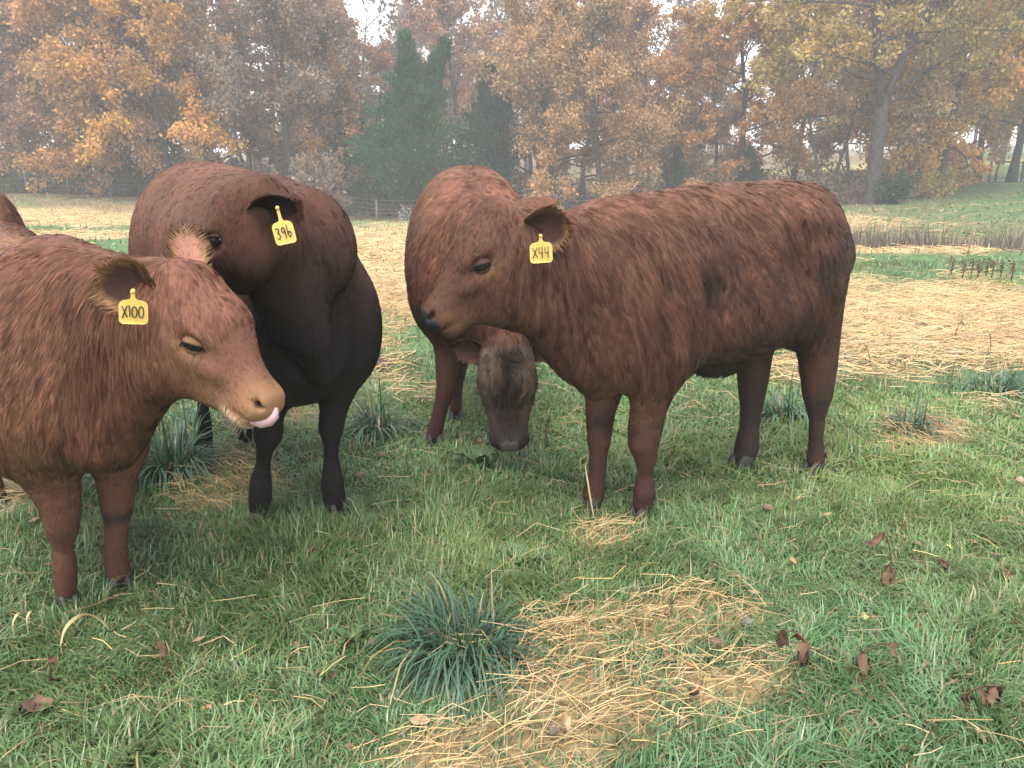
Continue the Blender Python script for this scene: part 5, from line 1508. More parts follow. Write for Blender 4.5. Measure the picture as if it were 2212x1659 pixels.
    place_tree('cedar_tree', 'young cedar in the gloom beneath the golden oak at left', 265, 48, ce2, M_BARK, LM['cedar_dark'], 4.0, 0.62, group='evergreens at the wood edge')
    place_tree('cedar_tree', 'cedar half hidden by brown oak leaves left of the tall cedar', 770, 47.5, ce2, M_BARK, LM['cedar_dark'], 5.2, 0.80, group='evergreens at the wood edge')
    place_tree('cedar_tree', 'shadowy cedar behind the right-hand golden oak', 1950, 50, ce2, M_BARK, LM['cedar_dark'], 0.6, 0.75, group='evergreens at the wood edge')
    bu = bush(301, 0.75, 1.5, 2600)
    bu2 = bush(302, 0.9, 1.3, 2200, stems=12)
    def shrub(label, px, Y, me, mat, s, yaw): place_tree('shrub', label, px, Y, me, M_BARK, LM[mat], yaw, s, cat='shrub', group='shrubs at the wood edge', parts=('stem', 'foliage'))
    shrub('dark evergreen shrub beside the thick grey-barked oak', 1905, 37.6, bu, 'cedar_dark', 1.0, 0.2)
    shrub('brushy shrub between the forked bare tree and the thick oak', 1812, 40, bu2, 'dull', 0.9, 1.0)
    shrub('leafy brown shrub below the golden oak near the posts', 1985, 41, bu2, 'olive', 1.1, 2.0)
    shrub('pale seed-headed shrub glowing white under the tall cedar', 880, 42.6, bush(303, 0.55, 0.9, 420, 0.10), 'pale', 1.0, 0.0)
build_trees()

# ------------------------------------------------------------------ brush along the fence, and the far wood
def build_brush():
    r = np.random.default_rng(61)
    n = 52000
    px = r.choice(np.array([0, 1, 2]), n, p=[0.56, 0.38, 0.06])
    x = np.where(px == 0, r.uniform(-160, 560, n), np.where(px == 1, r.uniform(560, 1640, n), r.uniform(1640, 1860, n)))
    Y = 44.6 + 4.5 * r.random(n) ** 1.3
    X = (x - CXP) / FPX * Y
    cl = fbm(np.stack([X, Y * 0.5, X * 0], 1), 0.45, 63, 3)
    hmax = np.clip(1.25 + 1.3 * cl + 0.25 * (Y - 44), 0.3, 3.0)
    z = ground_z(X, Y) + hmax * r.random(n) ** 0.8
    P = np.stack([X, Y, z], 1)
    t = 0.55 + 0.7 * r.random(n)
    kind = fbm(P, 0.6, 67, 2) + 0.4 * r.normal(0, 1, n)
    c = np.where((kind > 0.45)[:, None], np.array([2.6, 1.75, 1.3]), np.where((kind < -0.45)[:, None], np.array([1.2, 1.0, 1.2]), np.array([0.75, 0.95, 0.85])))
    V, F, tc = leaf_quads(P, 0.16, r, 0.1, c * t[:, None], aspect=0.55)
    # canes
    m = 2600
    i = r.integers(0, n, m)
    a = P[i].copy(); a[:, 2] = ground_z(a[:, 0], a[:, 1])
    b = a + np.stack([r.normal(0, 0.25, m), r.normal(0, 0.25, m), 0.4 + 1.2 * r.random(m)], 1)
    wv = np.array([0.010, 0, 0])
    Vc = np.stack([a - wv, a + wv, b + wv * 0.4, b - wv * 0.4], 1).reshape(-1, 3); Fc = (np.arange(m) * 4)[:, None] + np.array([[0, 1, 2, 3]])
    V2, F2 = join([(V, F), (Vc, Fc)])
    tone = np.concatenate([tc, np.tile([1.3, 1.0, 1.6], (4 * m, 1))])
    o = obj('underbrush', mesh_np('underbrush', V2, F2, smooth=False, attrs={'tone': ('POINT', 'FLOAT_COLOR', tone)}), LM['brush'])
    tag(o, 'tangled dark underbrush along the fence below the oaks', 'underbrush', kind='stuff')
    # far wood: trunks, bare limbs and thin leaf
    tubes, LP, LT = [], [], []
    for k in range(120):
        Y = r.uniform(58, 125); u = r.uniform(-0.85, 0.85)
        X = u * Y; z = float(ground_z(X, Y)); H = r.uniform(13, 19)
        pxk, pyk = project(np.array([X, Y, z]))
        if 1600 < pxk < 2100 and Y < 92: continue
        tp = limb_path(r, np.array([X, Y, z - 0.2]), Z3, H, 7, 0.05, 0.03)
        tubes.append(tube(tp, r.uniform(0.14, 0.24) * np.linspace(1.1, 0.15, 8), 5, cap=False))
        tone = np.array([1.0, 1.0, 1.0]) * r.uniform(0.7, 1.2) * (1 + np.array([0.15, -0.05, -0.2]) * r.normal(0, 0.7))
        for j in range(26):
            t = r.uniform(0.25, 1.0); o_ = tp[min(int(t * 7), 7)]
            az = r.uniform(0, 6.28); el = 0.3 + 0.8 * t
            d = np.array([math.cos(az) * math.cos(el), math.sin(az) * math.cos(el), math.sin(el)])
            p1 = limb_path(r, o_, d, r.uniform(1.5, 3.8), 3, 0.2)
            tubes.append(tube(p1, [0.06, 0.045, 0.03, 0.015], 3, cap=False))
            for q in range(5):
                b = p1[r.integers(1, 4)]; e = b + unit(r.normal(0, 1, 3) + d) * r.uniform(0.6, 1.6)
                tubes.append(tube(np.array([b, e]), [0.022, 0.010], 3, cap=False))
                if k % 3:
                    mL = 10
                    LP.append(b + (e - b) * r.random((mL, 1)) + r.normal(0, 0.4, (mL, 3))); LT.append(tone * (0.6 + 0.8 * r.random((mL, 1))))
    V, F = join(tubes)
    o = obj('far_wood', mesh_np('far_wood', V, F), M_GREY)
    tag(o, 'hazy mass of grey trunks and bare limbs far behind', 'wood', kind='stuff')
    LP, LT = np.concatenate(LP), np.concatenate(LT)
    V, F, tc = leaf_quads(LP, 0.55, r, 0.2, np.clip(LT, 0.2, 2))
    o2 = obj('far_foliage', mesh_np('far_foliage', V, F, smooth=False, attrs={'tone': ('POINT', 'FLOAT_COLOR', tc)}), LM['dull'])
    o2.parent = o; o2['kind'] = 'stuff'
build_brush()

# ------------------------------------------------------------------ mist
def build_haze():
    me = bpy.data.meshes.new('haze')
    x0, x1, y0, y1, z0, z1 = -330, 330, -15, 350, -4, 27
    v = [(x, y, z) for x in (x0, x1) for y in (y0, y1) for z in (z0, z1)]
    me.from_pydata(v, [], [(0, 1, 3, 2), (4, 6, 7, 5), (0, 4, 5, 1), (2, 3, 7, 6), (0, 2, 6, 4), (1, 5, 7, 3)]); me.update()
    m = bpy.data.materials.new('mist'); m.use_nodes = True
    nt = m.node_tree; nt.nodes.clear()
    out = nt.nodes.new('ShaderNodeOutputMaterial'); pv = nt.nodes.new('ShaderNodeVolumePrincipled')
    pv.inputs['Color'].default_value = (0.93, 0.96, 1.0, 1); pv.inputs['Density'].default_value = 0.0027; pv.inputs['Anisotropy'].default_value = 0.1
    nt.links.new(pv.outputs[0], out.inputs['Volume'])
    o = obj('haze', me, m)
    tag(o, 'thin pale morning mist over the pasture and wood', 'haze', kind='stuff')
if 'nohaze' not in QUICK: build_haze()
# ================================================================== fences, gate, track
M_POST = plain('weathered_post', (0.20, 0.175, 0.15), rough=0.9, noise_scale=12, noise_amt=0.35, bump=0.5)
M_DARKPOST = plain('dark_post', (0.085, 0.07, 0.06), rough=0.9, noise_scale=12, noise_amt=0.35, bump=0.5)
M_STEEL = plain('dull_steel', (0.25, 0.26, 0.27), rough=0.5, metallic=0.7, noise_scale=30, noise_amt=0.2)
M_GATE = plain('grey_blue_gate_paint', (0.22, 0.28, 0.34), rough=0.5, noise_scale=20, noise_amt=0.15, metallic=0.2)
def at_px(px, Y):
    X = (px - CXP) / FPX * Y
    return np.array([X, Y, float(ground_z(X, Y))])
def prism_post(p, r, h, n=8, seed=0):
    rr = np.random.default_rng(seed)
    t = np.array([rr.normal(0, 0.02), rr.normal(0, 0.02), 1.0])
    return tube(np.array([p - Z3 * 0.2, p + t * h * 0.5, p + t * h * 0.97, p + t * h]), [r * 1.04, r, r * 0.98, r * 0.80], n)
def fence(label, name, posts, wires, matmap):
    base = posts[0][0]
    root = empty(name, tuple(base)); tag(root, label, 'fence')
    tops = []
    for i, (p, r, h, mt) in enumerate(posts):
        V, F = prism_post(p, r, h, 8 if r > 0.035 else 5, i)
        obj('post', mesh_np('post', V - base, F), mt, root)
        tops.append((p, h))
    for f in wires:
        pts = []
        for (a, ha), (b, hb) in zip(tops[:-1], tops[1:]):
            for t in np.linspace(0, 1, 7)[:-1]:
                q = a * (1 - t) + b * t; q = q + Z3 * (f * (ha * (1 - t) + hb * t) - 0.03 * math.sin(math.pi * t)); pts.append(q)
        pts.append(tops[-1][0] + Z3 * f * tops[-1][1])
        V, F = tube(np.array(pts) - base, [0.006] * len(pts), 4)
        obj('wire', mesh_np('wire', V, F), M_STEEL, root)
    return root
fence('wire field fence along the wood with a stout wooden post and thin steel posts', 'wire_fence',
      [(at_px(px, Y), r, h, m) for px, Y, r, h, m in ((-160, 44.5, 0.025, 1.35, M_STEEL), (-30, 44.4, 0.025, 1.35, M_STEEL), (88, 44.3, 0.03, 1.55, M_STEEL), (175, 44.2, 0.025, 1.3, M_STEEL), (263, 44.2, 0.09, 1.18, M_POST), (430, 43.9, 0.03, 1.3, M_STEEL), (620, 43.2, 0.03, 1.3, M_STEEL), (820, 42.2, 0.055, 1.08, M_POST), (1000, 42.0, 0.03, 1.2, M_STEEL), (1200, 41.6, 0.03, 1.2, M_STEEL), (1420, 41.4, 0.05, 1.2, M_POST), (1620, 41.2, 0.03, 1.2, M_STEEL))],
      (0.18, 0.36, 0.55, 0.75, 0.95), None)
pf = [(at_px(px, Y), r, h, M_DARKPOST) for px, Y, r, h in ((2070, 46, 0.06, 1.15), (2084, 46.2, 0.10, 1.30), (2103, 46.5, 0.07, 1.15), (2116, 46.8, 0.07, 1.2), (2172, 47.2, 0.09, 1.2))]
fr = fence('short run of dark wooden posts left of the metal gate', 'post_fence', pf, (), None)
a, b = pf[3][0] + Z3 * 1.12, pf[4][0] + Z3 * 1.08
V, F = tube(np.array([a, (a + b) / 2 + Z3 * 0.02, b]) - pf[0][0], [0.05, 0.05, 0.045], 6)
obj('rail', mesh_np('rail', V, F), M_DARKPOST, fr)
def gate():
    p = at_px(2180, 47.2); q = at_px(2340, 47.8); d = unit((q - p) * np.array([1, 1, 0])); Lg = 3.6
    root = empty('metal_gate', tuple(p)); tag(root, 'grey-blue tubular metal gate at the right edge of the far slope', 'gate')
    for i, z in enumerate((0.18, 0.38, 0.58, 0.80, 1.02, 1.24)):
        V, F = tube(np.array([Z3 * z, d * Lg + Z3 * z]), [0.026, 0.026], 6); obj('bar', mesh_np('bar', V, F), M_GATE, root)
    for s in (0.0, 0.33, 0.67, 1.0):
        V, F = tube(np.array([d * Lg * s + Z3 * 0.12, d * Lg * s + Z3 * 1.30]), [0.032, 0.032], 6); obj('upright', mesh_np('upright', V, F), M_GATE, root)
gate()
def track():
    pts = [at_px(px, Y) for px, Y in ((1500, 47), (1700, 45), (1830, 43.5), (1920, 44.5), (2030, 49.5), (2130, 54), (2300, 58))]
    pts = np.array(pts); ts = np.linspace(0, len(pts) - 1, 60)
    c = np.stack([_smooth_curve(np.arange(len(pts)), pts[:, k], ts) for k in range(3)], 1)
    t = unit(np.gradient(c, axis=0)); s = np.stack([-t[:, 1], t[:, 0], t[:, 0] * 0], 1)
    rows = []
    for w in np.linspace(-1.1, 1.1, 7):
        q = c + s * w; q[:, 2] = ground_z(q[:, 0], q[:, 1]) + 0.03; rows.append(q)
    V = np.stack(rows, 1).reshape(-1, 3); n = 7
    i, j = np.meshgrid(np.arange(59), np.arange(n - 1), indexing='ij'); a = (i * n + j).ravel()
    o = obj('track', mesh_np('track', V, np.stack([a, a + 1, a + n + 1, a + n], 1)), plain('pale_gravel', (0.42, 0.40, 0.38), rough=0.95, noise_scale=3, noise_amt=0.3))
    tag(o, 'pale gravel track behind the right-hand trees', 'track', kind='structure')
track()

# ================================================================== plants that stand out of the turf
M_TUSS = attr_mat('tussock_blade', 'col', rough=0.38, spec=0.45, translucent=0.2)
def tussock(label, px, py, nb, length, radius, tint, seed, width=0.006, upright=0.5, flat=1.0):
    r = np.random.default_rng(seed)
    p = on_ground(px, py)
    P = np.zeros((nb, 3)); a = 2 * np.pi * r.random(nb); rr = radius * 0.45 * np.sqrt(r.random(nb))
    P[:, 0] = np.cos(a) * rr; P[:, 1] = np.sin(a) * rr
    yaw = a + r.normal(0, 0.7, nb)
    patch = 0.75 + 0.5 * np.sin(2 * yaw + seed) * np.cos(3 * yaw + 2 * seed) + 0.25 * r.normal(0, 1, nb)
    lean = np.clip(r.normal(1.2 - upright * 0.6, 0.55, nb) + rr / radius * 0.5, 0.05, 1.9)
    h = length * (0.45 + 0.65 * r.random(nb)) * np.clip(patch + 0.2, 0.45, 1.15)
    c = tint * (0.6 + 0.75 * r.random(nb))[:, None] * (1 + np.array([0.15, 0.03, -0.1]) * r.normal(0, 0.6, nb)[:, None])
    dry = r.random(nb) < 0.07
    c = np.where(dry[:, None], STRAWC * 0.6, c)
    V, F, Cc = blades(P, h, width * (0.6 + 0.8 * r.random(nb)), yaw, lean, c, curve=0.9, levels=6, wtaper=(0.8, 1.0, 1.0, 0.85, 0.55, 0), base_dark=0.6)
    o = obj('grass_clump', mesh_np('grass_clump', V, F, attrs={'col': ('POINT', 'FLOAT_COLOR', np.clip(Cc, 0.005, 0.9))}), M_TUSS, loc=tuple(p - Z3 * 0.01))
    tag(o, label, 'grass clump', 'coarse grass clumps in the pasture')
BG = np.array([0.062, 0.122, 0.066]); YG = np.array([0.105, 0.178, 0.060])
tussock('large dark blue-green grass clump in the centre foreground', 1005, 1410, 620, 0.25, 0.30, BG, 1, 0.0060, 0.25)
tussock('long bluish grass clump lying over behind the front calf\'s legs', 375, 1025, 360, 0.42, 0.24, BG * 1.3, 2, 0.0080, 0.25)
tussock('bluish grass clump to the right of the bull\'s front leg', 815, 940, 260, 0.30, 0.20, BG * 1.15, 3, 0.0080, 0.4)
tussock('small dark clump in the hay right of the shaggy steer', 1965, 935, 170, 0.24, 0.14, BG, 4, 0.0080, 0.5)
tussock('tall thin green tuft in the right foreground', 1765, 1570, 120, 0.13, 0.07, YG, 5, 0.0040, 0.9)
tussock('broad-bladed green clump at the bottom left edge', 290, 1630, 90, 0.20, 0.16, YG * 0.8, 6, 0.0070, -0.15)
tussock('leafy green clump between the far hind legs of the shaggy steer', 1690, 905, 220, 0.28, 0.25, BG * 1.35, 7, 0.0090, 0.35)
tussock('low green clump just behind the large dark clump on the left', 850, 1150, 200, 0.16, 0.14, YG * 0.8, 8, 0.0050, 0.3)
tussock('green tuft growing against the front calf\'s near hoof', 205, 1318, 150, 0.11, 0.10, YG * 0.9, 9, 0.0036, 0.8)
tussock('green tuft in front of the grazing steer\'s muzzle', 1190, 1035, 200, 0.15, 0.16, YG * 0.85, 10, 0.0055, 0.7)
tussock('pale green tuft near the right edge past the hay', 2150, 850, 260, 0.24, 0.3, BG * 1.5, 11, 0.0090, 0.5)

def broad_leaf(base, d, L, w, fold, r, arch=0.35, n=8):
    """one broad leaf with a sunk midrib -> V, quads"""
    d = unit(d); side = unit(np.cross(d, Z3)); 
    V = []
    for t in np.linspace(0, 1, n):
        ww = w * math.sin(math.pi * min(1, 0.06 + 0.94 * t ** 0.85)) ** 0.8 * 0.5
        c = base + d * L * t + Z3 * (arch * L * (math.sin(t * 2.2) * 0.6 - 0.45 * t * t))
        wav = 0.006 * math.sin(t * 14)
        V += [c - side * ww + Z3 * (fold * ww + wav), c, c + side * ww + Z3 * (fold * ww - wav)]
    V = np.array(V); F = []
    for k in range(n - 1):
        for j in range(2): F.append([3 * k + j, 3 * k + j + 1, 3 * k + j + 4, 3 * k + j + 3])
    return V, np.array(F)
M_DOCK = plain('dock_leaf', (0.060, 0.105, 0.040), rough=0.4, noise_scale=25, noise_amt=0.3, spec=0.4)
def dock(label, px, py, n, L, seed):
    r = np.random.default_rng(seed); p = on_ground(px, py)
    root = empty('dock_plant', tuple(p)); tag(root, label, 'plant', 'broad-leaved dock plants')
    for k in range(n):
        a = 2 * np.pi * k / n + r.normal(0, 0.35)
        V, F = broad_leaf(np.array([0, 0, 0.02]), np.array([math.cos(a), math.sin(a), r.uniform(0.1, 0.6)]), L * r.uniform(0.7, 1.15), L * 0.32, 0.35, r, arch=r.uniform(0.2, 0.5))
        obj('leaf', mesh_np('leaf', V, F), M_DOCK, root)
dock('broad-leaved dock plant below the grazing steer\'s muzzle', 1035, 1012, 9, 0.16, 1)
dock('small dock plant behind the large dark grass clump', 1130, 1228, 6, 0.11, 2)
dock('dock seedling left of the large dark grass clump', 760, 1400, 6, 0.08, 3)

# ------------------------------------------------------------------ dead weeds
M_WEED = plain('withered_weed', (0.105, 0.058, 0.035), rough=0.85, noise_scale=30, noise_amt=0.5)
def withered(label, px, py, h, seed, leaves=7, bend=0.5, mat=None):
    r = np.random.default_rng(seed); p = on_ground(px, py)
    root = empty('withered_weed', tuple(p)); tag(root, label, 'weed', 'withered weeds in the pasture')
    az = r.uniform(-0.6, 0.6) + (0 if r.random() < 0.5 else math.pi)
    pts = [np.array([0, 0, -0.01])]
    d = np.array([0.1 * math.cos(az), 0.1 * math.sin(az), 1.0])
    for k in range(9):
        d = unit(d + np.array([math.cos(az), math.sin(az), -0.5]) * bend * 0.13 * k / 3 + r.normal(0, 0.06, 3)); pts.append(pts[-1] + d * h / 8)
    pts = np.array(pts)
    V, F = tube(pts, np.linspace(0.0045, 0.002, len(pts)), 5); obj('stem', mesh_np('stem', V, F), mat or M_WEED, root)
    for k in range(leaves):
        b = pts[r.integers(2, len(pts))]
        V, F = broad_leaf(b, np.array([r.normal(0, 0.6), r.normal(0, 0.6), -0.9]), h * r.uniform(0.22, 0.42), h * 0.17, r.uniform(-0.9, 0.9), r, arch=-0.1, n=6)
        V = V + r.normal(0, 0.003, V.shape)
        V[:, 2] = np.maximum(V[:, 2], 0.004)
        obj('leaf', mesh_np('leaf', V, F), mat or M_WEED, root)
withered('withered brown weed with drooping leaves right of the near hay, the left of a pair', 1745, 1455, 0.19, 1, 9, 0.8)
withered('withered brown weed beside it, the right of the pair', 1835, 1462, 0.17, 2, 8, 0.5)
withered('crumpled dark weed near the right edge of the foreground', 2065, 1540, 0.15, 3, 12, 1.1)
withered('upright reddish weed in the grass below the steer\'s hind legs', 1920, 1265, 0.20, 4, 6, 0.3)
withered('crumpled withered weed further right in the green', 2045, 1245, 0.11, 5, 10, 1.0)
withered('thin forked dead weed right of the grazing steer\'s muzzle', 1178, 968, 0.17, 6, 0, 0.2)
withered('dark dead stalk leaning in the straw at far right', 2140, 768, 0.22, 7, 0, 0.15)
withered('dead stalk in the straw just right of the steer\'s hind leg', 1882, 800, 0.2, 8, 0, 0.3)
withered('short dead stalk in the middle of the right-hand straw', 2064, 735, 0.16, 9, 2, 0.2)
withered('thin dead stalk at the front of the right-hand straw', 2050, 850, 0.22, 10, 0, 0.4)
withered('thin dead stem in the left foreground', 108, 1490, 0.13, 11, 2, 0.3)
withered('reddish dead stem among the left foreground grass', 368, 1465, 0.13, 12, 1, 0.2)
for i, (px, py) in enumerate(((2052, 600), (2078, 604), (2096, 600), (2110, 606), (2128, 603), (2140, 606), (2160, 602), (2184, 606))):
    r_ = np.random.default_rng(80 + i); p = on_ground(px, py)
    root = empty('seed_head', tuple(p)); tag(root, ['leftmost', 'second from the left', 'third from the left', 'fourth from the left', 'fourth from the right', 'third from the right', 'second from the right', 'rightmost'][i] + ' of eight rust-red seed heads beyond the straw', 'weed', 'red seed heads beyond the straw')
    V, F = tube(np.array([[0, 0, 0], [0.01, 0, 0.12], [0.015, 0, 0.24]]), [0.008, 0.010, 0.006], 5); obj('stem', mesh_np('stem', V, F), M_WEED, root)
    k = 40; P = np.stack([r_.normal(0, 0.018, k), r_.normal(0, 0.018, k), r_.uniform(0.10, 0.27, k)], 1)
    V, F, tc = leaf_quads(P, 0.035, r_, 0.0, np.ones((k, 3))); obj('head', mesh_np('head', V, F, smooth=False), M_WEED, root)

def dead_weeds():
    """the brown weedy swale at right, too many stems to count"""
    r = np.random.default_rng(91); n = 3600
    Y = r.normal(17.3, 0.9, n); px = r.uniform(1760, 2330, n); X = (px - CXP) / FPX * Y
    P = np.stack([X, Y, ground_z(X, Y)], 1)
    c = np.array([0.165, 0.130, 0.100]) * (0.5 + 0.9 * r.random(n))[:, None] * (1 + np.array([0.2, 0, -0.1]) * r.normal(0, 0.4, n)[:, None])
    V, F, Cc = blades(P, 0.22 + 0.40 * r.random(n) * (0.6 + 0.8 * (noise3(P, 0.7, 3) > 0)), 0.012 + 0.012 * r.random(n), 2 * np.pi * r.random(n), np.abs(r.normal(0.1, 0.25, n)), c, levels=3, wtaper=(0.7, 0.9, 0))
    o = obj('dead_weeds', mesh_np('dead_weeds', V, F, smooth=False, attrs={'col': ('POINT', 'FLOAT_COLOR', Cc)}), attr_mat('dead_weed_stem', 'col', rough=0.9))
    tag(o, 'dark strip of dead weeds in the swale at right', 'weeds', kind='stuff')
dead_weeds()

# ------------------------------------------------------------------ fallen leaves
def leaf_shape(L, w, curl, r, lobes=0):
    n = 11; V = []
    tw = r.normal(0, 0.25)
    for t in np.linspace(0, 1, n):
        ww = w * 0.5 * math.sin(math.pi * min(1, 0.03 + 0.97 * t)) ** 0.75 * (1 + (0.14 * math.sin(t * 17) if lobes else 0))
        z = curl * L * (t - 0.5) ** 2 * 2.2
        for s in (-1, -0.5, 0, 0.5, 1):
            V.append([(t - 0.5) * L, s * ww, z + abs(s) ** 1.5 * ww * curl * 1.2 + 0.004 * math.sin(9 * t + 3 * s) + tw * s * ww * (t - 0.5)])
    V = np.array(V); F = []
    for k in range(n - 1):
        for j in range(4): F.append([5 * k + j, 5 * k + j + 1, 5 * k + j + 6, 5 * k + j + 5])
    V[:, 2] -= V[:, 2].min()
    return V, np.array(F)
LEAFM = {k: plain('fallen_leaf_' + k, c, rough=0.7, noise_scale=35, noise_amt=0.35) for k, c in dict(tan=(0.42, 0.27, 0.16), brown=(0.17, 0.10, 0.065), grey=(0.20, 0.165, 0.14), pink=(0.40, 0.24, 0.19), yellow=(0.60, 0.50, 0.22), dark=(0.07, 0.045, 0.035)).items()}
def fallen(label, px, py, L, w, m, yaw, curl, seed, lobes=0, tilt=0.0, z=0.018):
    L *= 0.68; w *= 0.75; curl *= 1.5
    r = np.random.default_rng(seed); p = on_ground(px, py)
    V, F = leaf_shape(L, w, curl, r, lobes)
    o = obj('fallen_leaf', mesh_np('fallen_leaf', V, F), LEAFM[m], loc=tuple(p + Z3 * z)); o.rotation_euler = (tilt, 0.1, yaw)
    tag(o, label, 'leaf', 'fallen leaves on the pasture')
fallen('pale tan fallen leaf at the left end of the bottom straw', 908, 1572, 0.085, 0.035, 'tan', 0.1, 0.25, 1, 0, 0.5)
fallen('tan serrated leaf standing in the bottom centre straw', 1210, 1602, 0.075, 0.045, 'tan', 1.2, 0.5, 2, 1, 0.9, 0.045)
fallen('grey-brown curled leaf tucked against the tan serrated one', 1188, 1610, 0.060, 0.045, 'grey', 2.2, 0.8, 3, 1, 0.6)
fallen('big crumpled brown leaf at the lower left', 88, 1552, 0.11, 0.065, 'brown', 0.4, 0.55, 4, 1, 0.3)
fallen('dark curled leaf just left of the big crumpled one', 52, 1560, 0.07, 0.04, 'dark', 1.2, 0.8, 14, 0, 0.6)
fallen('grey curled leaf at the right tip of the near hay', 1605, 1368, 0.075, 0.06, 'grey', 0.3, 0.7, 5, 1, 0.4)
fallen('brown leaf lying on the front edge of the near hay', 1540, 1412, 0.11, 0.055, 'brown', -0.2, 0.5, 6, 1, 0.3)
fallen('pinkish leaf in the green grass at right', 2080, 1326, 0.055, 0.045, 'pink', 0.6, 0.4, 7, 0, 0.7)
fallen('small pale yellow leaf above the pair of withered weeds', 1862, 1346, 0.040, 0.034, 'yellow', 0.2, 0.3, 8, 0, 0.8)
fallen('brown oak leaf near the right edge of the green', 2168, 1262, 0.085, 0.05, 'brown', 2.4, 0.6, 9, 1, 0.5)
fallen('yellow leaf low in the grass right of centre', 2045, 1196, 0.045, 0.035, 'yellow', 1.0, 0.4, 10, 0, 0.5)
fallen('pinkish tan leaf at the foot of the right withered weed', 1820, 1440, 0.06, 0.05, 'pink', 0.5, 0.5, 11, 0, 0.4)
fallen('brown leaf against the left end of the near hay', 1215, 1400, 0.08, 0.05, 'brown', 0.8, 0.5, 12, 1, 0.5)
fallen('dark brown leaf in the grass right of the near hay', 1490, 1520, 0.06, 0.045, 'dark', 1.8, 0.6, 13, 0, 0.4)
fallen('brown leaf standing up in the left foreground grass', 712, 1472, 0.055, 0.03, 'brown', 1.3, 0.5, 15, 0, 1.2)
fallen('greyish leaf in the grass between the bull\'s front legs', 628, 960, 0.10, 0.06, 'grey', 0.9, 0.5, 16, 0, 0.8)
fallen('brown leaf half buried near the steer\'s hind hooves', 1655, 1113, 0.08, 0.05, 'brown', 0.2, 0.4, 17, 1, 0.3)
fallen('reddish leaf at the right edge by the green', 2200, 1052, 0.09, 0.06, 'pink', 0.1, 0.4, 18, 0, 0.5)
def litter():
    r = np.random.default_rng(95)
    P, S, Cl = [], [], []
    for n, y0, y1, s in ((420, 1.5, 7, 0.045), (1500, 7, 22, 0.08), (9000, 22, 52, 0.13)):
        X, Y = scatter(n, y0, y1, 400 + int(y0), 1.5)
        q = np.stack([X, Y, ground_z(X, Y) + 0.02 + 0.02 * r.random(len(X))], 1)
        px, py = project(q)
        if y0 >= 22: keep = (px > 1780) | (Y > 41); q = q[keep]
        P.append(q); S.append(np.full(len(q), s))
    P = np.concatenate(P); S = np.concatenate(S); n = len(P)
    c = np.array([0.24, 0.135, 0.075]) * (0.4 + 1.0 * r.random(n))[:, None] * (1 + np.array([0.15, 0, -0.15]) * r.normal(0, 0.6, n)[:, None])
    d = unit(np.stack([r.normal(0, 1, n), r.normal(0, 1, n), r.normal(0, 0.25, n)], 1)); s = unit(np.cross(d, Z3 + r.normal(0, 0.3, (n, 3))))
    a, b = d * S[:, None] * 0.5, s * S[:, None] * 0.3
    V = np.stack([P - a, P + b, P + a, P - b], 1).reshape(-1, 3); F = (np.arange(n) * 4)[:, None] + np.array([[0, 1, 2, 3]])
    o = obj('leaf_litter', mesh_np('leaf_litter', V, F, smooth=False, attrs={'col': ('POINT', 'FLOAT_COLOR', np.repeat(np.clip(c, 0.01, 0.9), 4, 0))}), attr_mat('leaf_litter', 'col', rough=0.8))
    tag(o, 'scattered small brown leaves on the grass and slope', 'leaves', kind='stuff')
litter()

# ------------------------------------------------------------------ bleached dry blades, dung, stone
M_DRY = plain('bleached_blade', (0.46, 0.34, 0.17), rough=0.6, noise_scale=20, noise_amt=0.2)
def dry_blade(label, px, Yoff, seed, pix, w=0.012):
    """a bent dry leaf: pix = pixels along it, all at one distance"""
    g = on_ground(px, Yoff); Y = g[1]
    pts = np.array([W(a, b, Y + 0.02 * k) for k, (a, b) in enumerate(pix)])
    ts = np.linspace(0, len(pts) - 1, 24)
    c = np.stack([_smooth_curve(np.arange(len(pts)), pts[:, k], ts) for k in range(3)], 1)
    c[:, 2] = np.maximum(c[:, 2], 0.008)
    t = unit(np.gradient(c, axis=0)); s = unit(np.cross(t, np.array([0.2, 1.0, 0.3])))
    ww = w * np.sin(np.pi * (0.12 + 0.86 * np.linspace(0, 1, 24)))[:, None] * 0.5
    V = np.stack([c - s * ww, c + np.array([0, -0.25, 0.25]) * ww, c + s * ww], 1).reshape(-1, 3) - g
    i, j = np.meshgrid(np.arange(23), np.arange(2), indexing='ij'); a = (i * 3 + j).ravel()
    o = obj('dry_blade', mesh_np('dry_blade', V, np.stack([a, a + 1, a + 4, a + 3], 1)), M_DRY, loc=tuple(g))
    tag(o, label, 'dry blade', 'bleached dry blades in the left foreground')
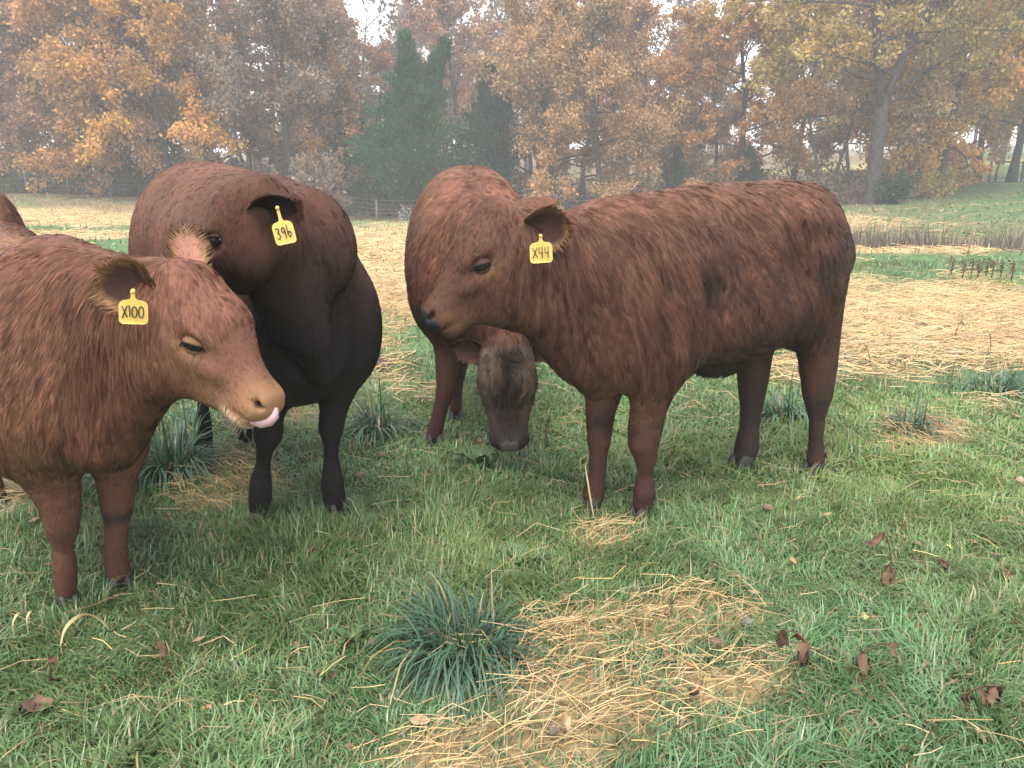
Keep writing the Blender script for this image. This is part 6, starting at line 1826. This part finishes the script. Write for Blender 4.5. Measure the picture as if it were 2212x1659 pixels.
dry_blade('long bleached blade arched over the grass below the front calf', 200, 1405, 1, [(130, 1395), (140, 1360), (165, 1334), (195, 1328), (230, 1352), (250, 1385), (275, 1412)])
dry_blade('bent bleached blade at the left edge, hooked at its tip', 60, 1395, 2, [(30, 1375), (28, 1345), (40, 1325), (60, 1322), (66, 1350)], 0.007)
dry_blade('second hooked bleached blade touching the first at the left edge', 62, 1392, 3, [(62, 1372), (58, 1335), (72, 1318), (90, 1335), (92, 1372)], 0.007)
dry_blade('bleached blade lying flat at the left edge', 40, 1375, 4, [(0, 1356), (30, 1350), (70, 1342), (95, 1340)], 0.010)
dry_blade('long pale straw stalk leaning on the steer\'s far front leg', 1278, 1125, 5, [(1284, 1125), (1276, 1080), (1268, 1030), (1264, 1002)], 0.007)
dry_blade('bent straw stalk in the grass right of the steer\'s front hoof', 1470, 1120, 6, [(1420, 1078), (1445, 1084), (1462, 1108), (1490, 1140), (1515, 1165)], 0.008)
def dung():
    r = np.random.default_rng(2); p = on_ground(805, 798)
    th = np.linspace(0, 2 * np.pi, 28, endpoint=False); V = [np.array([0, 0, 0.075])]
    rings = []
    for k, (rr, z) in enumerate(((0.25, 0.075), (0.5, 0.062), (0.72, 0.055), (0.9, 0.035), (1.0, 0.0))):
        w = 1 + 0.12 * np.sin(th * 3 + k) + 0.07 * r.normal(0, 1, 28)
        rings.append(np.stack([0.17 * rr * w * np.cos(th), 0.12 * rr * w * np.sin(th), z + 0.008 * r.normal(0, 1, 28) * (z > 0)], 1))
    V = np.concatenate([[V[0]]] + rings); i = np.arange(28); j = (i + 1) % 28
    T = np.stack([np.zeros(28, int), 1 + i, 1 + j], 1); Q = np.concatenate([np.stack([1 + k * 28 + i, 1 + (k + 1) * 28 + i, 1 + (k + 1) * 28 + j, 1 + k * 28 + j], 1) for k in range(4)])
    o = obj('dung_pat', mesh_np('dung_pat', V, [T, Q]), plain('dung', (0.075, 0.055, 0.042), rough=0.85, noise_scale=40, noise_amt=0.4, bump=0.6), loc=tuple(p))
    tag(o, 'dark dung pat on the straw between the bull and the grazing steer', 'dung')
dung()
